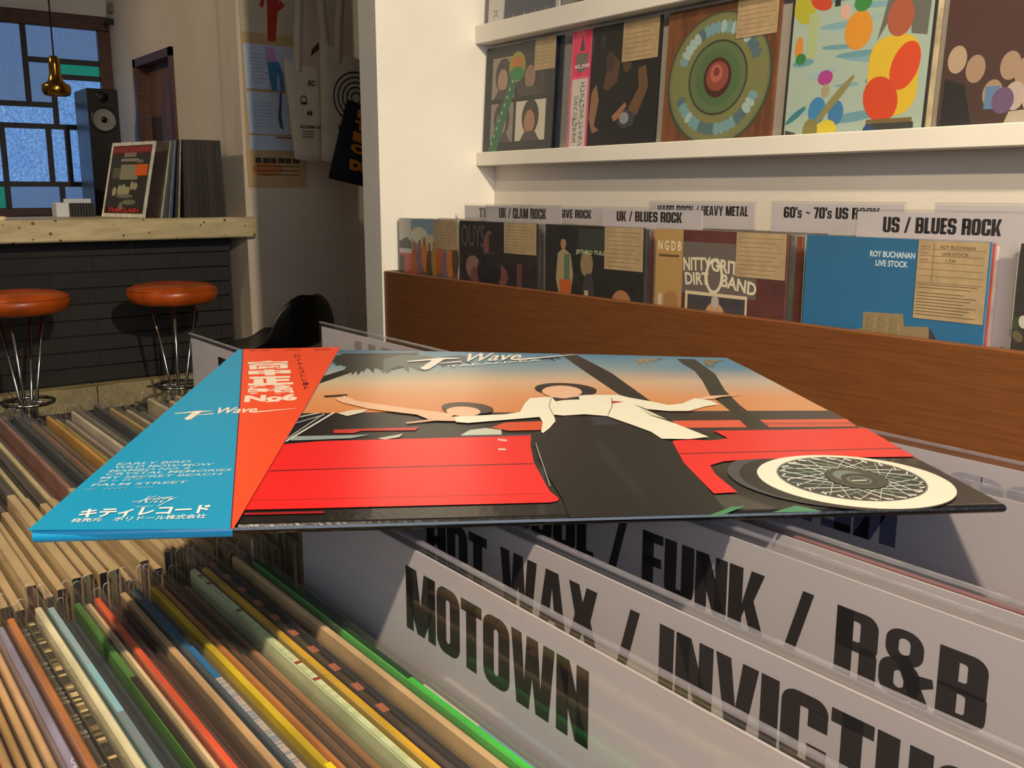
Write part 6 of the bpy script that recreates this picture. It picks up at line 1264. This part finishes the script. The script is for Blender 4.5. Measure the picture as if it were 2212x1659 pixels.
# lettered genre cards of the island bin
L0 = -.337; CW = .318; KB = (30, 24, 22)
def isl(y, ztop, label, parts, xl=L0, w=CW, lean=0.0): return card('', xl, w, y, ztop, label, parts=parts, y_lean=lean)
isl(.1510, -.1075, 'white card with one large black word, foremost of the lettered cards', [('MOTOWN', .079, .1685, .0320, .0105, KB)])
isl(.1850, -.1078, 'white card with three large black words, second of the lettered cards', [('HOT WAX / INVICTUS', .037, .255, .0305, .0100, KB)])
isl(.2430, -.1085, 'white card lettered for soul, funk and R and B, third from the front', [('SOUL / FUNK / R&B', .012, .2235, .0340, .0130, KB)])
isl(.2580, -.1085, 'plain white card right behind the soul and funk card', None)
GR = (168, 164, 178)
def back_card(y, ztop, label, xl, txt, x0, x1, z1, z0, c):
    t = card('', xl, CW, y, ztop, label, parts=None)
    vs, fs, w = block_text(txt, .032); h = .345
    p = Print((-CW/2, -.00042, 0), (1, 0, 0), (0, 0, 1), (0, -1, 0), 1, 1, .00003)
    p.raw([(x1-(x1-x0)*a/w, h-z1+(z1-z0)*b) for a, b in vs], fs, [c]*len(vs)); p.build('show_through_print', t)
    return t
back_card(.3560, -.1085, 'white card facing the wall with dark show-through letters under the record corner', L0, 'NEW', .06, .127, .036, .014, (84, 84, 116))
back_card(.3980, -.1085, 'white card farthest from the camera at the right, with faint show-through letters', L0, 'DISCO', .10, .21, .030, .010, GR)
isl(.2410, -.1035, 'white card at the left of the tilted record, only one black letter start showing', [('R&B', .055, .12, .0300, .0105, KB)], -.722)
back_card(.3480, -.1035, 'white card rising behind the tilted record near the chair, with faint letters', -.722, 'ALL', .048, .12, .019, .0085, (150, 146, 148))
# clear-sleeved record lying between the cards
record((-.2035, .2625, Z(-.113)-.313), .0016, (150, 96, 100), 'pinkish record in a clear sleeve squeezed upright behind the plain white card', ext=.004)

# ---------------------------------------------------------------- the record on top of the cards
e1, e2, nn_ = Vector(ART['e1']), Vector(ART['e2']), Vector(ART['n'])
o = Vector(ART['FL']) + Vector((0, 0, EYE))
mw = Matrix(((e1.x, e2.x, nn_.x, o.x), (e1.y, e2.y, nn_.y, o.y), (e1.z, e2.z, nn_.z, o.z), (0, 0, 0, 1)))
tw = thing('vinyl_record', None, 'glossy record with red car cover and blue-orange paper band lying across the cards', 'record', matrix=mw)
cs = ART['corners']; TH = .0034
def inset(pts, d):
    cx = sum(p[0] for p in pts)/4; cy = sum(p[1] for p in pts)/4
    return [(p[0]+(d if p[0] < cx else -d), p[1]+(d if p[1] < cy else -d)) for p in pts]
b = MB(); NR = 7
for k in range(NR):                                     # half-round folded edge all round
    a_ = PI*(k/(NR-1)-.5); b.v += [Vector((p_[0], p_[1], -TH/2+TH/2*math.sin(a_))) for p_ in inset(cs, TH/2*(1-math.cos(a_)))]
b.f = [(3, 2, 1, 0), tuple(range(4*NR-4, 4*NR))] + [(r_*4+k, r_*4+(k+1) % 4, r_*4+4+(k+1) % 4, r_*4+4+k) for r_ in range(NR-1) for k in range(4)]
b.build('jacket', mat('black_gloss_card', (15, 13, 12), .28, noise=.5, nscale=160, coat=.4, bump=.10, bscale=420, col2=(22, 19, 17)), tw)
def draw(ops, z, eps):
    p = Print((0, 0, z), (1, 0, 0), (0, 1, 0), (0, 0, 1), 1, 1, eps)
    for op in ops:
        k0 = p.k
        if op[0] == 'p': p.poly(op[1], op[2])
        elif op[0] == 'g': p.grad(op[1])
        else: p.text3(op[1], op[2], op[3], op[4], op[5], op[6], op[7])
    return p
draw(ART['cover'], .00002, .0000022).build('cover_print', tw, INKG)
ob = draw(ART['obi'], .0007, .000004)
q = MB()
BLU = ART['obi'][0][1]; ORA = ART['obi'][1][1]
out_ = [BLU[0], BLU[1], ORA[1], ORA[2], BLU[4]]
out_ = [(x, max(y_, -.0004)) for x, y_ in out_]
q.v = [Vector((x, y_, .00062)) for x, y_ in out_] + [Vector((x, y_, .0)) for x, y_ in out_]
n5 = len(out_)
q.f = [tuple(range(n5))] + [(k, n5+k, n5+(k+1) % n5, (k+1) % n5) for k in range(n5)]
x0, x1 = BLU[0][0]+.001, BLU[1][0]
fold = [(.0006, .00062), (-.0002, .00045), (-.0008, -.0002), (-.0011, -TH*.4), (-.0011, -TH*.6), (-.0008, -TH+.0004), (-.0002, -TH-.0002), (.04, -TH-.0003)]
fv = [(x_, y_, z_) for (y_, z_) in fold for x_ in (x0, x1)]
fo = MB().add(fv, [(2*i, 2*i+2, 2*i+3, 2*i+1) for i in range(len(fold)-1)])
M_OBI = mat('blue_obi_paper', (24, 160, 208), .3, noise=.03, coat=.3)
ob_o = q.build('paper_band', M_OBI, tw)
fo.build('band_fold', M_OBI, ob_o, True)
ob.build('band_print', ob_o, INKG)
